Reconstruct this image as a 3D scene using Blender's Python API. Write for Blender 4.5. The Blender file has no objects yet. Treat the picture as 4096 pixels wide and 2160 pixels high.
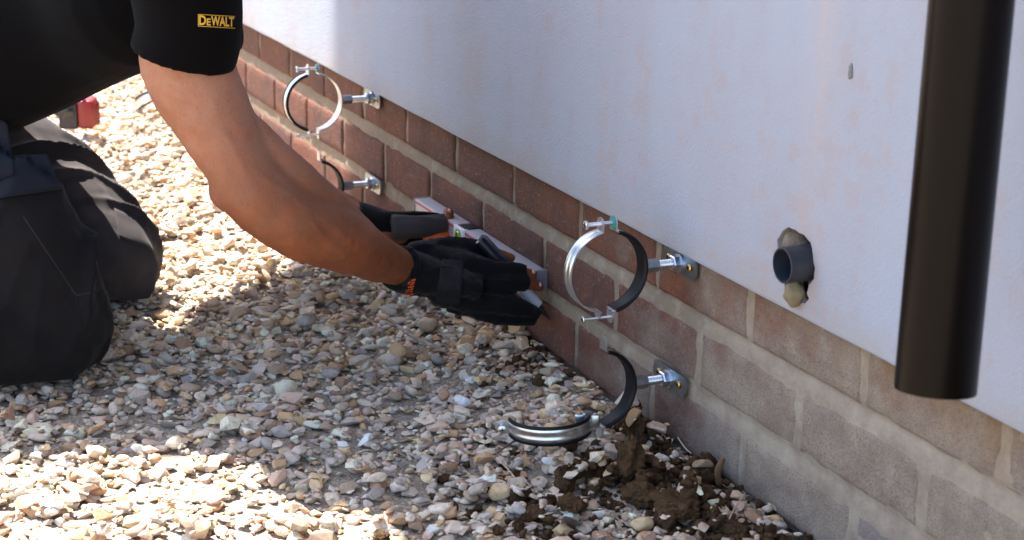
import bpy, bmesh, math, random
import numpy as np
from mathutils import Vector, Matrix, noise, geometry
from mathutils.bvhtree import BVHTree
from math import radians, sin, cos, pi, exp, sqrt

SC = bpy.context.scene
COL = SC.collection
random.seed(7)
RNG = np.random.default_rng(11)

# ------------------------------------------------------------------ camera
FPX, YAW, PIT, ROLL = 6991.232, .425435, .286629, .0216496
CAMP = Vector((0, -1.047734, .8272))
_f = Vector((-cos(YAW)*cos(PIT), sin(YAW)*cos(PIT), -sin(PIT)))
_r = _f.cross(Vector((0, 0, 1))).normalized(); _u = _r.cross(_f)
RR = _r*cos(ROLL)+_u*sin(ROLL); UU = -_r*sin(ROLL)+_u*cos(ROLL)
cam = bpy.data.cameras.new("camera"); co = bpy.data.objects.new("camera", cam); COL.objects.link(co)
M = Matrix((RR, UU, -_f)).transposed().to_4x4(); M.translation = CAMP
co.matrix_world = M
cam.sensor_width = 36; cam.lens = FPX/4096*36
cam.clip_start = .05; cam.clip_end = 400
cam.dof.use_dof = True; cam.dof.focus_distance = 2.25; cam.dof.aperture_fstop = 9.0
SC.camera = co

# ------------------------------------------------------------------ light
SUN_EL, SUN_AZ = radians(61), radians(18)      # AZ: how far the sun stands out from the wall line
TOSUN = Vector((-cos(SUN_EL)*cos(SUN_AZ), -cos(SUN_EL)*sin(SUN_AZ), sin(SUN_EL)))
w = bpy.data.worlds.new("World"); SC.world = w; w.use_nodes = True
nt = w.node_tree
sky = nt.nodes.new("ShaderNodeTexSky"); sky.sky_type = 'NISHITA'; sky.sun_disc = False
sky.sun_elevation = SUN_EL; sky.sun_rotation = math.atan2(TOSUN.x, TOSUN.y)
sky.dust_density = 1.5; sky.ozone_density = 1.0
nt.nodes["Background"].inputs[1].default_value = .118
nt.links.new(sky.outputs[0], nt.nodes["Background"].inputs[0])
sl = bpy.data.lights.new("sun", 'SUN'); so = bpy.data.objects.new("sun", sl); COL.objects.link(so)
sl.energy = 5.0; sl.angle = radians(.4); sl.color = (1, .95, .87)
so.rotation_euler = TOSUN.to_track_quat('Z', 'Y').to_euler(); so.location = (-3, -3, 6)
SC.view_settings.view_transform = 'Standard'; SC.view_settings.look = 'None'
SC.view_settings.gamma = 1; SC.view_settings.use_curve_mapping = False
SC.view_settings.exposure = 2.06
SC.cycles.use_denoising = True
SC.cycles.max_bounces = 6

# ------------------------------------------------------------------ helpers
SC4 = 4096/2576
def at(u, v, dep=None, x=None, y=None, z=None):
    """world point seen at (u,v) of a 2576 px wide view, at a depth or on a plane"""
    d = RR*((u*SC4-2048)/FPX)+UU*((1080-v*SC4)/FPX)+_f
    t = dep if dep is not None else ((x-CAMP.x)/d.x if x is not None else (y-CAMP.y)/d.y if y is not None else (z-CAMP.z)/d.z)
    return CAMP+d*t

def tag(o, label=None, cat=None, group=None, kind=None):
    if label: o['label'] = label
    if cat: o['category'] = cat
    if group: o['group'] = group
    if kind: o['kind'] = kind
    return o
def empty(name, loc, label, cat, group=None):
    o = bpy.data.objects.new(name, None); COL.objects.link(o); o.location = loc
    o.empty_display_size = .05
    return tag(o, label, cat, group)
def link(name, me, mat=None, parent=None, smooth=None):
    o = bpy.data.objects.new(name, me); COL.objects.link(o)
    if mat is not None and len(me.materials) == 0: me.materials.append(mat)
    if parent is not None:
        o.parent = parent
        # every part mesh is written in world coordinates; only the Empty at a thing's base is moved
        pl = Vector(parent.location) if parent.type == 'EMPTY' else Vector((0, 0, 0))
        o.matrix_parent_inverse = Matrix.Translation(-pl)
    if smooth is not None and len(me.polygons):
        me.polygons.foreach_set('use_smooth', [smooth]*len(me.polygons))
    return o
def frombm(bm, name):
    me = bpy.data.meshes.new(name); bm.normal_update(); bm.to_mesh(me); bm.free(); return me
def sharp(me, ang=40):
    bm = bmesh.new(); bm.from_mesh(me)
    for f in bm.faces: f.smooth = True
    for e in bm.edges:
        e.smooth = not (len(e.link_faces) == 2 and e.calc_face_angle(0) > radians(ang))
    bm.to_mesh(me); bm.free(); return me

def box_bm(bm, c, s, bevel=0, rot=None, seg=2):
    r = bmesh.ops.create_cube(bm, size=1)
    vs = r['verts']
    for v in vs:
        p = Vector((v.co.x*s[0], v.co.y*s[1], v.co.z*s[2]))
        v.co = p
    if bevel:
        es = list({e for v in vs for e in v.link_edges})
        rr = bmesh.ops.bevel(bm, geom=es, offset=bevel, segments=seg, affect='EDGES', profile=.5)
        vs = list({v for f in rr['faces'] for v in f.verts} | {v for v in vs if v.is_valid})
    for v in vs:
        p = v.co
        if rot is not None: p = rot @ p
        v.co = p+Vector(c)
    return vs
def frame_of(t, up=Vector((0, 0, 1))):
    t = t.normalized()
    if abs(t.dot(up)) > .97: up = Vector((0, 1, 0))
    a = up.cross(t).normalized(); b = t.cross(a)
    return a, b
def catmull(pts, n):
    """pts: list of tuples (Vector, values...) -> dense list"""
    P = [np.array(list(p[0])+[float(q) for q in p[1:]]) for p in pts]
    out = []
    for i in range(len(P)-1):
        p0 = P[max(i-1, 0)]; p1 = P[i]; p2 = P[i+1]; p3 = P[min(i+2, len(P)-1)]
        if i == 0: p0 = 2*p1-p2
        if i+2 > len(P)-1: p3 = 2*p2-p1
        for k in range(n):
            t = k/n
            out.append(.5*((2*p1)+(-p0+p2)*t+(2*p0-5*p1+4*p2-p3)*t*t+(-p0+3*p1-3*p2+p3)*t**3))
    out.append(P[-1]); return out
def tube_bm(bm, pts, seg=16, n=6, caps='round', up=Vector((0, 0, 1)), closed=False):
    """pts: (Vector, ra, rb) rb along 'up' side; round or flat caps"""
    pts = [(Vector(p[0]), p[1], p[2] if len(p) > 2 else p[1]) for p in pts]
    D = catmull(pts, n) if n > 1 else [np.array(list(p[0])+[p[1], p[2]]) for p in pts]
    C = [Vector(d[:3]) for d in D]; A = [max(d[3], 1e-5) for d in D]; B = [max(d[4], 1e-5) for d in D]
    T = []
    for i in range(len(C)):
        a = C[max(i-1, 0)]; b = C[min(i+1, len(C)-1)]
        t = (b-a); T.append(t.normalized() if t.length > 1e-9 else Vector((0, 0, 1)))
    st = []   # stations
    if caps == 'round':
        m = 4
        for k in range(m):
            th = (k+.5)/m*pi/2
            st.append((C[0]-T[0]*(min(A[0], B[0])*cos(th)), T[0], A[0]*sin(th), B[0]*sin(th)))
    for i in range(len(C)): st.append((C[i], T[i], A[i], B[i]))
    if caps == 'round':
        for k in range(m-1, -1, -1):
            th = (k+.5)/m*pi/2
            st.append((C[-1]+T[-1]*(min(A[-1], B[-1])*cos(th)), T[-1], A[-1]*sin(th), B[-1]*sin(th)))
    rings = []
    a0 = None
    for c, t, ra, rb in st:
        if a0 is None: a, b = frame_of(t, up)
        else:
            a = (a0-t*a0.dot(t)).normalized(); b = t.cross(a)
        a0 = a
        rings.append([bm.verts.new(c+a*(ra*cos(2*pi*k/seg))+b*(rb*sin(2*pi*k/seg))) for k in range(seg)])
    for i in range(len(rings)-1):
        for k in range(seg):
            bm.faces.new((rings[i][k], rings[i][(k+1) % seg], rings[i+1][(k+1) % seg], rings[i+1][k]))
    if caps in ('round', 'flat'):
        bm.faces.new(rings[0][::-1]); bm.faces.new(rings[-1])
    return rings
def cyl_bm(bm, a, b, r, seg=20, r2=None):
    a = Vector(a); b = Vector(b)
    return tube_bm(bm, [(a, r), (b, r2 or r)], seg=seg, n=1, caps='flat')
def remesh(bm, voxel, smooth=2, name="m", fac=.5):
    me = frombm(bm, name); o = bpy.data.objects.new("tmp_shape", me); COL.objects.link(o)
    m = o.modifiers.new("r", 'REMESH'); m.mode = 'VOXEL'; m.voxel_size = voxel; m.use_smooth_shade = True
    if smooth:
        s = o.modifiers.new("s", 'SMOOTH'); s.iterations = smooth; s.factor = fac
    dg = bpy.context.evaluated_depsgraph_get()
    out = bpy.data.meshes.new_from_object(o.evaluated_get(dg))
    bpy.data.objects.remove(o); bpy.data.meshes.remove(me)
    out.name = name
    out.polygons.foreach_set('use_smooth', [True]*len(out.polygons))
    return out
def displace(me, fn):
    vs = me.vertices
    nr = [v.normal.copy() for v in vs]
    for v, n in zip(vs, nr):
        v.co = v.co+n*fn(v.co, n)
    me.update()

# ------------------------------------------------------------------ materials
def mat(name, col, rough=.6, metal=0, bump=None, var=None, spec=.5, sheen=0, coat=0, sss=0):
    """bump=(scale,strength,dist)  var=(scale, colour2, lo, hi)"""
    m = bpy.data.materials.new(name); m.use_nodes = True; t = m.node_tree; N = t.nodes; L = t.links
    b = N["Principled BSDF"]
    b.inputs["Base Color"].default_value = (*col, 1); b.inputs["Roughness"].default_value = rough
    b.inputs["Metallic"].default_value = metal; b.inputs["Specular IOR Level"].default_value = spec
    if sheen: b.inputs["Sheen Weight"].default_value = sheen; b.inputs["Sheen Roughness"].default_value = .5
    if coat: b.inputs["Coat Weight"].default_value = coat; b.inputs["Coat Roughness"].default_value = .1
    if sss:
        b.inputs["Subsurface Weight"].default_value = sss; b.inputs["Subsurface Scale"].default_value = .006
        b.inputs["Subsurface Radius"].default_value = (1, .35, .2)
    geo = N.new("ShaderNodeNewGeometry")
    if var:
        n = N.new("ShaderNodeTexNoise"); n.inputs["Scale"].default_value = var[0]; n.inputs["Detail"].default_value = 6
        L.new(geo.outputs["Position"], n.inputs["Vector"])
        r = N.new("ShaderNodeMapRange"); r.inputs[1].default_value = var[2]; r.inputs[2].default_value = var[3]
        L.new(n.outputs["Fac"], r.inputs[0])
        x = N.new("ShaderNodeMix"); x.data_type = 'RGBA'
        x.inputs[6].default_value = (*col, 1); x.inputs[7].default_value = (*var[1], 1)
        L.new(r.outputs[0], x.inputs[0]); L.new(x.outputs[2], b.inputs["Base Color"])
    if bump:
        n2 = N.new("ShaderNodeTexNoise"); n2.inputs["Scale"].default_value = bump[0]; n2.inputs["Detail"].default_value = 5
        L.new(geo.outputs["Position"], n2.inputs["Vector"])
        bp = N.new("ShaderNodeBump"); bp.inputs["Strength"].default_value = bump[1]; bp.inputs["Distance"].default_value = bump[2]
        L.new(n2.outputs["Fac"], bp.inputs["Height"]); L.new(bp.outputs[0], b.inputs["Normal"])
    return m
class G:
    """small node graph helper"""
    def __init__(s, m):
        s.t = m.node_tree; s.N = s.t.nodes; s.L = s.t.links; s.b = s.N["Principled BSDF"]
        s.geo = s.N.new("ShaderNodeNewGeometry").outputs["Position"]
    def noise(s, scale, detail=5, vec=None, rough=.55, dist=0):
        n = s.N.new("ShaderNodeTexNoise"); n.inputs["Scale"].default_value = scale; n.inputs["Detail"].default_value = detail
        n.inputs["Roughness"].default_value = rough; n.inputs["Distortion"].default_value = dist
        s.L.new(vec or s.geo, n.inputs["Vector"]); return n.outputs["Fac"]
    def rng(s, v, a, b, c=0, d=1):
        n = s.N.new("ShaderNodeMapRange"); s.L.new(v, n.inputs[0])
        for i, q in zip((1, 2, 3, 4), (a, b, c, d)): n.inputs[i].default_value = q
        return n.outputs[0]
    def math(s, op, a, b):
        n = s.N.new("ShaderNodeMath"); n.operation = op
        for i, q in enumerate((a, b)):
            if isinstance(q, (int, float)): n.inputs[i].default_value = q
            else: s.L.new(q, n.inputs[i])
        return n.outputs[0]
    def mix(s, f, a, b, blend='MIX'):
        n = s.N.new("ShaderNodeMix"); n.data_type = 'RGBA'; n.blend_type = blend
        for i, q in zip((0, 6, 7), (f, a, b)):
            if isinstance(q, (int, float)): n.inputs[i].default_value = q
            elif isinstance(q, tuple): n.inputs[i].default_value = (*q, 1)
            else: s.L.new(q, n.inputs[i])
        return n.outputs[2]
    def sep(s, v=None):
        n = s.N.new("ShaderNodeSeparateXYZ"); s.L.new(v or s.geo, n.inputs[0]); return n.outputs
    def scale(s, sx, sy, sz):
        n = s.N.new("ShaderNodeMapping"); n.inputs["Scale"].default_value = (sx, sy, sz); s.L.new(s.geo, n.inputs[0]); return n.outputs[0]
    def bump(s, h, strength, dist):
        n = s.N.new("ShaderNodeBump"); n.inputs["Strength"].default_value = strength; n.inputs["Distance"].default_value = dist
        s.L.new(h, n.inputs["Height"]); s.L.new(n.outputs[0], s.b.inputs["Normal"])
    def col(s, c): s.L.new(c, s.b.inputs["Base Color"])

def cement_mask(g):
    """cement wash and lime bloom: grows towards the near end of the wall"""
    s = g.sep()
    n = g.noise(7, 6, rough=.65)
    gx = g.rng(s[0], -2.15, -1.45)
    gz = g.rng(s[2], .25, .02, -.12, .12)
    v = g.math('ADD', g.math('ADD', gx, gz), g.rng(n, .25, .75, -.45, .45))
    return g.rng(v, .25, .8)
def rust_mask(g):
    s = g.sep()
    n = g.noise(1, 6, vec=g.scale(26, 1, 5), rough=.6)
    a = g.rng(s[2], .17, .245); b = g.rng(s[0], -1.75, -1.3, .35, 1)
    return g.rng(g.math('MULTIPLY', g.math('MULTIPLY', a, b), g.rng(n, .3, .65)), 0, 1, 0, .85)

def brick_mat():
    m = mat("brick_clay", (.2, .1, .07), .9, spec=.2); g = G(m)
    oi = g.N.new("ShaderNodeObjectInfo").outputs["Random"]
    base = g.mix(oi, (.195, .066, .036), (.14, .064, .050))
    n1 = g.noise(14, 5); c = g.mix(g.rng(n1, .38, .62), base, (.115, .053, .040))
    n2 = g.noise(60, 6, rough=.7); c = g.mix(g.rng(n2, .5, .8, 0, .55), c, (.27, .15, .11))
    n3 = g.noise(170, 3, rough=.7); c = g.mix(g.rng(n3, .62, .70, 0, .75), c, (.45, .37, .31))
    n4 = g.noise(5, 6, rough=.7, dist=.6); c = g.mix(g.rng(n4, .5, .68, 0, .55), c, (.062, .036, .038))
    dark = g.noise(240, 2); c = g.mix(g.rng(dark, .66, .72, 0, .6), c, (.05, .03, .025))
    st = g.noise(1, 4, vec=g.scale(10, 1, 60), rough=.6); c = g.mix(g.rng(st, .6, .8, 0, .35), c, (.33, .25, .21))
    wash = g.mix(g.rng(g.noise(24, 8, rough=.7), .36, .62), (.38, .32, .25), (.275, .215, .175))
    wash = g.mix(g.rng(g.noise(420, 2), .56, .66, 0, .55), wash, (.11, .085, .075))
    wash = g.mix(g.rng(oi, .6, 1, 0, .45), wash, (.22, .195, .205))
    c = g.mix(g.rng(cement_mask(g), 0, 1, .03, .9), c, wash)
    c = g.mix(rust_mask(g), c, (.24, .125, .045))
    c = g.mix(g.rng(g.noise(650, 3, rough=.8), .4, .62, 0, .35), c, (.05, .035, .03))
    g.col(c)
    h = g.math('ADD', g.math('MULTIPLY', g.noise(90, 6, rough=.7), 1.0), g.math('MULTIPLY', g.noise(400, 3), .35))
    g.bump(h, 1.0, .0036)
    return m
def mortar_mat():
    m = mat("mortar", (.33, .29, .24), .95, spec=.15); g = G(m)
    c = g.mix(g.rng(g.noise(9, 5), .3, .7), (.28, .22, .155), (.20, .165, .125))
    c = g.mix(g.rng(g.noise(45, 6), .5, .75, 0, .6), c, (.42, .38, .33))
    c = g.mix(g.rng(g.noise(260, 2), .64, .7, 0, .6), c, (.12, .09, .07))
    s = g.sep(); c = g.mix(g.rng(s[0], -3.2, -2.3, .55, 0), c, (.25, .18, .12))
    c = g.mix(cement_mask(g), c, g.mix(g.rng(g.noise(24, 8, rough=.7), .36, .62), (.37, .315, .245), (.265, .21, .165)))
    c = g.mix(rust_mask(g), c, (.26, .14, .05))
    low = g.math('MULTIPLY', g.rng(s[2], .05, .0), g.rng(g.noise(12, 4), .35, .6)); c = g.mix(g.math('MULTIPLY', low, .6), c, (.13, .085, .055))
    g.col(c)
    g.bump(g.math('ADD', g.noise(120, 6, rough=.7), g.math('MULTIPLY', g.noise(500, 2), .3)), .8, .0025)
    return m
def render_mat():
    m = mat("wall_render", (.6, .6, .6), .88, spec=.2); g = G(m)
    a = g.noise(1, 5, vec=g.scale(6, 1, 1.6)); b = g.noise(38, 4)
    c = g.mix(g.rng(a, .3, .72), (.350, .385, .460), (.345, .345, .385))
    c = g.mix(g.math('MULTIPLY', g.rng(a, .45, .62), g.rng(b, .5, .62, 0, .55)), c, (.375, .315, .315))
    c = g.mix(g.rng(g.noise(300, 2), .72, .76, 0, .5), c, (.4, .3, .27))
    s = g.sep(); dirt = g.math('MULTIPLY', g.rng(s[2], .29, .245), g.rng(g.noise(20, 5), .3, .65, .15, .5))
    c = g.mix(dirt, c, (.36, .29, .21))
    # run-off streak above and below the waste pipe
    sx = g.rng(g.math('ABSOLUTE', g.math('ADD', s[0], 1.515), 0), .0, .05, 1, 0)
    c = g.mix(g.math('MULTIPLY', sx, g.rng(g.noise(1, 5, vec=g.scale(40, 1, 6)), .35, .7, 0, .45)), c, (.50, .37, .31))
    g.col(c)
    g.bump(g.math('ADD', g.noise(240, 4, rough=.65), g.math('MULTIPLY', g.noise(28, 4), .8)), .9, .0015)
    return m
M_BRICK, M_MORTAR, M_RENDER = brick_mat(), mortar_mat(), render_mat()
M_BEAD = mat("bead_paint", (.30, .30, .33), .6, bump=(200, .3, .001))
M_FILL = mat("old_filler", (.20, .155, .115), .95, bump=(120, .9, .004), var=(26, (.045, .03, .02), .4, .6))
M_ZINC = mat("zinc_plated_steel", (.74, .78, .82), .30, 1, var=(60, (.55, .59, .65), .35, .7), bump=(300, .12, .0004))
M_ZINCD = mat("zinc_plate_worn", (.40, .44, .48), .38, 1, var=(70, (.26, .29, .33), .35, .7), bump=(300, .15, .0004))
M_BRASS = mat("yellow_passivated_screw", (.60, .40, .14), .35, 1, bump=(400, .3, .0004))
M_RUBBER = mat("black_rubber", (.006, .006, .008), .5, spec=.22, bump=(300, .2, .0005))
M_TEAL = mat("teal_plastic", (.05, .30, .27), .4)
M_PIPE = mat("black_pvc", (.0026, .0011, .0009), .30, spec=.12, bump=(12, .04, .002), var=(210, (.018, .012, .011), .70, .76))
M_WASTE = mat("grey_pvc", (.018, .020, .029), .45, var=(45, (.045, .045, .052), .45, .75), bump=(80, .15, .001))
M_WASTEIN = mat("grey_pvc_inside", (.02, .025, .04), .6)
M_ALU = mat("brushed_aluminium_paint", (.42, .41, .46), .42, .15, bump=(300, .1, .0004))
M_RED = mat("red_print", (.42, .03, .025), .5)
M_WHITE = mat("white_plastic", (.72, .74, .72), .4)
M_GREEN = mat("green_vial", (.22, .5, .02), .15, coat=.6)
M_BLACKP = mat("black_plastic", (.012, .013, .022), .38)
M_SKIN0 = mat("skin_plain", (.37, .135, .055), .52, sss=.25, var=(16, (.27, .092, .033), .35, .7), bump=(140, .12, .0015), spec=.35)
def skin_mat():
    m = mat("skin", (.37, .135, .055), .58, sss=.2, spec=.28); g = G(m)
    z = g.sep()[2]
    tan_shade = g.rng(g.math('ADD', z, g.rng(g.noise(9, 4), .3, .7, -.05, .05)), .21, .41)  # tan by height, also carries the forearm's shade in its colour
    c = g.mix(tan_shade, (.175, .060, .025), (.39, .185, .115))
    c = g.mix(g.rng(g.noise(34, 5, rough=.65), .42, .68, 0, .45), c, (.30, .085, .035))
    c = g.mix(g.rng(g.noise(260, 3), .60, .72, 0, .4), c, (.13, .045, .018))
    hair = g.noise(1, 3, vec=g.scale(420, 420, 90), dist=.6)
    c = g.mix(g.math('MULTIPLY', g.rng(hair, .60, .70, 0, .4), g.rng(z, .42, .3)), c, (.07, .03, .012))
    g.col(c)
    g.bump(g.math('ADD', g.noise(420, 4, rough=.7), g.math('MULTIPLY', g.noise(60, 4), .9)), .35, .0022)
    return m
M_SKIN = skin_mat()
M_SHIRT = mat("black_cotton", (.0022, .0018, .0022), .95, spec=.08, sheen=.02, bump=(700, .3, .0008))
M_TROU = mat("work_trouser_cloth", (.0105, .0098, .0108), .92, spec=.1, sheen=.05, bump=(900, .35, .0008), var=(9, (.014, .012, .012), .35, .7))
M_TROUSUN = mat("trouser_painted_sun", (.072, .060, .060), .92, spec=.12, sheen=.08, bump=(700, .4, .001), var=(12, (.036, .031, .033), .35, .7))  # same cloth as the near leg, sunlight painted in as a lighter colour
M_FLAP = mat("pocket_flap_cloth", (.016, .0165, .024), .9, spec=.12, sheen=.08, bump=(900, .35, .0008))
M_GLOVE = mat("black_glove_fabric", (.0035, .0035, .0045), .85, spec=.12, sheen=.05, bump=(420, .5, .0012))
M_GLOVEG = mat("grey_glove_fabric", (.052, .047, .052), .85, spec=.2, bump=(420, .5, .0012))
M_ORANGE = mat("orange_glove_print", (.62, .10, .02), .6)
M_YELL = mat("yellow_print", (.62, .36, .03), .6)
M_HAIR = mat("brown_hair", (.02, .012, .008), .6)
M_NAIL = mat("fingernail", (.5, .26, .2), .35)
M_BOOT = mat("boot_leather", (.02, .015, .012), .6)
M_DRILLR = mat("red_tool_plastic", (.24, .018, .02), .32, bump=(90, .15, .001))
M_TWIG = mat("twig_bark", (.14, .075, .035), .9, bump=(200, .6, .002))
M_STRAW = mat("dry_straw", (.42, .33, .22), .8)
M_LEAF = mat("dead_leaf", (.35, .30, .27), .8, var=(60, (.2, .13, .09), .4, .6))
M_CANVAS = mat("shade_slab_boards", (.16, .12, .08), .8, bump=(20, .3, .003))
M_CASTER = mat("shade_caster_brown", (.12, .06, .05), .9)  # only for the unseen slab added to cast shade

# stones
def stone_mat():
    m = mat("stone", (.4, .36, .3), .78, spec=.25); g = G(m)
    a = g.N.new("ShaderNodeAttribute"); a.attribute_name = "tint"
    n = g.noise(70, 5, rough=.65)
    c = g.mix(g.rng(n, .35, .75, 0, .35), a.outputs["Color"], (.5, .44, .36))
    c = g.mix(g.rng(g.noise(160, 4), .55, .72, 0, .45), c, (.20, .13, .08))
    g.col(c); g.bump(g.noise(260, 5, rough=.7), .7, .0018)
    return m
def soil_mat():
    m = mat("soil", (.1, .055, .028), .98, spec=.1); g = G(m)
    c = g.mix(g.rng(g.noise(60, 6), .3, .7), (.14, .078, .038), (.052, .030, .016))
    c = g.mix(g.rng(g.noise(300, 3), .62, .7, 0, .7), c, (.27, .18, .10))
    g.col(c); g.bump(g.noise(260, 6, rough=.8), 1, .004)
    return m
M_STONE, M_SOIL = stone_mat(), soil_mat()
M_GROUND = mat("ground_bed", (.27, .225, .17), .98, spec=.1, var=(300, (.44, .38, .31), .45, .6), bump=(160, .9, .006))

# ------------------------------------------------------------------ ground
def grid_mesh(x0, x1, y0, y1, nx, ny, fn, name):
    xs = np.linspace(x0, x1, nx); ys = np.linspace(y0, y1, ny)
    V = [(x, y, fn(x, y)) for y in ys for x in xs]
    F = [(j*nx+i, j*nx+i+1, (j+1)*nx+i+1, (j+1)*nx+i) for j in range(ny-1) for i in range(nx-1)]
    me = bpy.data.meshes.new(name); me.from_pydata(V, [], F); return me
bm = bmesh.new()
for q in ((-200, -200), (200, -200), (200, 200), (-200, 200)): bm.verts.new((q[0], q[1], -.03))
bm.faces.new(bm.verts); tag(link("ground", frombm(bm, "ground"), M_GROUND), "pale stony ground under and around the gravel", kind="structure")

def gz(x, y):
    n = noise.noise(Vector((x*3.1, y*3.1, 1.3)))*.010+noise.noise(Vector((x*8, y*8, 4)))*.004
    clod = .014*exp(-((x+1.62)**2/.05+(y+.06)**2/.006))
    return n-.017+clod

def soil_amt(x, y):
    """how much dug earth lies here (0..1)"""
    a = exp(-(((x+1.66)/.17)**2+((y+.07)/.10)**2))
    a += .8*exp(-(((x+1.47)/.12)**2+((y+.03)/.09)**2))
    a += .55*exp(-(((x+1.75)/.06)**2+((y+.13)/.05)**2))
    a += .55*exp(-(((x+1.63)/.15)**2+((y+.24)/.08)**2))
    a += .5*exp(-(((x+2.17)/.06)**2+((y+.04)/.05)**2))
    a *= .55+.9*noise.noise(Vector((x*17, y*17, 7)))
    return max(0, min(1, a))

# prototypes for stones
def stone_proto(sub, rs, rough=.5):
    bm = bmesh.new()
    bmesh.ops.create_icosphere(bm, subdivisions=sub, radius=1)
    V = np.array([v.co[:] for v in bm.verts]); F = np.array([[v.index for v in f.verts] for f in bm.faces])
    bm.free()
    k = rs.integers(5, 11)
    for _ in range(k):
        n = rs.normal(size=3); n /= np.linalg.norm(n)
        d = rs.uniform(.42, .86); s = V@n; over = s > d
        V[over] -= np.outer((s[over]-d)*.93, n)
    off = rs.uniform(0, 50, 3)
    V = np.array([v*(1+.13*noise.noise(Vector(v*1.5+off))+.05*noise.noise(Vector(v*4+off))) for v in V])
    V -= (V.max(0)+V.min(0))/2
    V /= np.abs(V).max(0)
    return V, F
def chip_proto(rs):
    """angular broken stone: hull of a few points"""
    bm = bmesh.new(); n = rs.integers(11, 17)
    for _ in range(n):
        v = rs.normal(size=3); v /= np.linalg.norm(v); v *= rs.uniform(.8, 1.0)
        bm.verts.new(v)
    bmesh.ops.convex_hull(bm, input=bm.verts)
    for v in [v for v in bm.verts if not v.link_faces]: bm.verts.remove(v)
    bmesh.ops.triangulate(bm, faces=bm.faces); bm.verts.index_update()
    V = np.array([v.co[:] for v in bm.verts]); F = np.array([[v.index for v in f.verts] for f in bm.faces]); bm.free()
    V -= (V.max(0)+V.min(0))/2; V /= np.abs(V).max(0)
    return V, F
rs = np.random.default_rng(5)
PROTO = {s: [stone_proto(s, rs) for _ in range(n)] for s, n in ((1, 24), (2, 40), (3, 40))}
CHIPS = [chip_proto(rs) for _ in range(60)]
PAL = np.array([(.44, .39, .34), (.36, .335, .315), (.52, .47, .40), (.31, .295, .285), (.27, .21, .16), (.36, .25, .15), (.60, .56, .50), (.24, .15, .10), (.40, .31, .27), (.44, .35, .22), (.22, .215, .22)])
PW = np.array([.16, .15, .12, .10, .11, .10, .05, .06, .09, .08, .03]); PW /= PW.sum()

X0, X1, Y0, Y1 = -6.4, -.75, -1.6, .004
CELL = .003
HX, HY = int((X1-X0)/CELL)+1, int((Y1-Y0)/CELL)+1
Hm = np.zeros((HY, HX), np.float32)
for j in range(0, HY, 8):
    for i in range(0, HX, 8):
        Hm[j:j+8, i:i+8] = gz(X0+i*CELL, Y0+j*CELL)
def in_view(p, m=60):
    d = p-CAMP; z = d.dot(_f)
    if z < .3: return False
    u = (2048+FPX*d.dot(RR)/z)/SC4; v = (1080-FPX*d.dot(UU)/z)/SC4
    return -m < u < 2576+m and -m < v < 1358+m
SV, SF, STI, SM, nv = [], [], [], [], 0
EV, EF, env = [], [], 0
def rot_rand(rs, tilt):
    q = Matrix.Rotation(rs.uniform(0, 2*pi), 3, 'Z')
    ax = Vector((rs.normal(), rs.normal(), 0)).normalized()
    return Matrix.Rotation(rs.normal()*tilt, 3, ax) @ q
def drop(x, y, a, b, c, lvl, soil, tilt=.25, sink=.35):
    global nv, env
    R = np.array(rot_rand(rs, tilt))
    i = (x-X0)/CELL; j = (y-Y0)/CELL; rr = max(a, b)/CELL*.9
    i0, i1 = int(max(i-rr, 0)), int(min(i+rr+1, HX)); j0, j1 = int(max(j-rr, 0)), int(min(j+rr+1, HY))
    if i1-i0 < 2 or j1-j0 < 2: return
    patch = Hm[j0:j1, i0:i1]
    jj, ii = np.mgrid[j0:j1, i0:i1]
    d2 = ((ii-i)**2+(jj-j)**2)/(rr*rr)
    msk = d2 < 1
    if not msk.any(): return
    base = np.percentile(patch[msk], 62)
    z = base+c*(1-sink)
    top = z+c*np.sqrt(np.clip(1-d2, 0, 1))
    Hm[j0:j1, i0:i1] = np.where(msk, np.maximum(patch, top), patch)
    chip = (not soil) and rs.random() < .52
    V, F = CHIPS[rs.integers(len(CHIPS))] if chip else PROTO[lvl][rs.integers(len(PROTO[lvl]))]
    P = (V*np.array([a, b, c]))@R.T+np.array([x, y, z])
    if soil:
        P[:, 1] = np.minimum(P[:, 1], .004)
        EV.append(P); EF.append(F+env); env += len(P)
    else:
        P[:, 1] = np.minimum(P[:, 1], .003)
        t = PAL[rs.choice(len(PAL), p=PW)]*rs.uniform(1.2, 1.85)*np.array([1.12, 1.0, .87])
        t = np.minimum(t, .82)
        s = soil_amt(x, y)
        if s > .25: t = t*(1-.35*s)+np.array([.2, .12, .065])*.35*s
        SV.append(P); SF.append(F+nv); SM.append(np.full(len(F), not chip)); STI.append(np.tile(t, (len(P), 1))); nv += len(P)
def scatter(n, smin, smax, soil_pass=False, sink=.35):
    xs = rs.uniform(X0, X1, n); ys = rs.uniform(Y0, Y1-.004, n)
    for x, y in zip(xs, ys):
        p = Vector((x, y, 0)); vis = in_view(p, 90)
        d = (p-CAMP).dot(_f)
        if not vis and rs.random() < .5: continue
        sz = smin+(smax-smin)*rs.random()**1.9
        sz *= 1+.25*noise.noise(Vector((x*5, y*5, 9)))
        el = rs.uniform(.5, .95); fl = rs.uniform(.36, .75)
        s = soil_amt(x, y)
        if s > .3 and rs.random() < s*.75: continue
        lvl = 1 if (not vis or d > 3.2 or sz < .0042) else (3 if sz > .0095 and d < 2.3 else 2)
        drop(x, y, sz, sz*el, sz*el*fl, lvl, False, tilt=.3, sink=sink)
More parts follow.
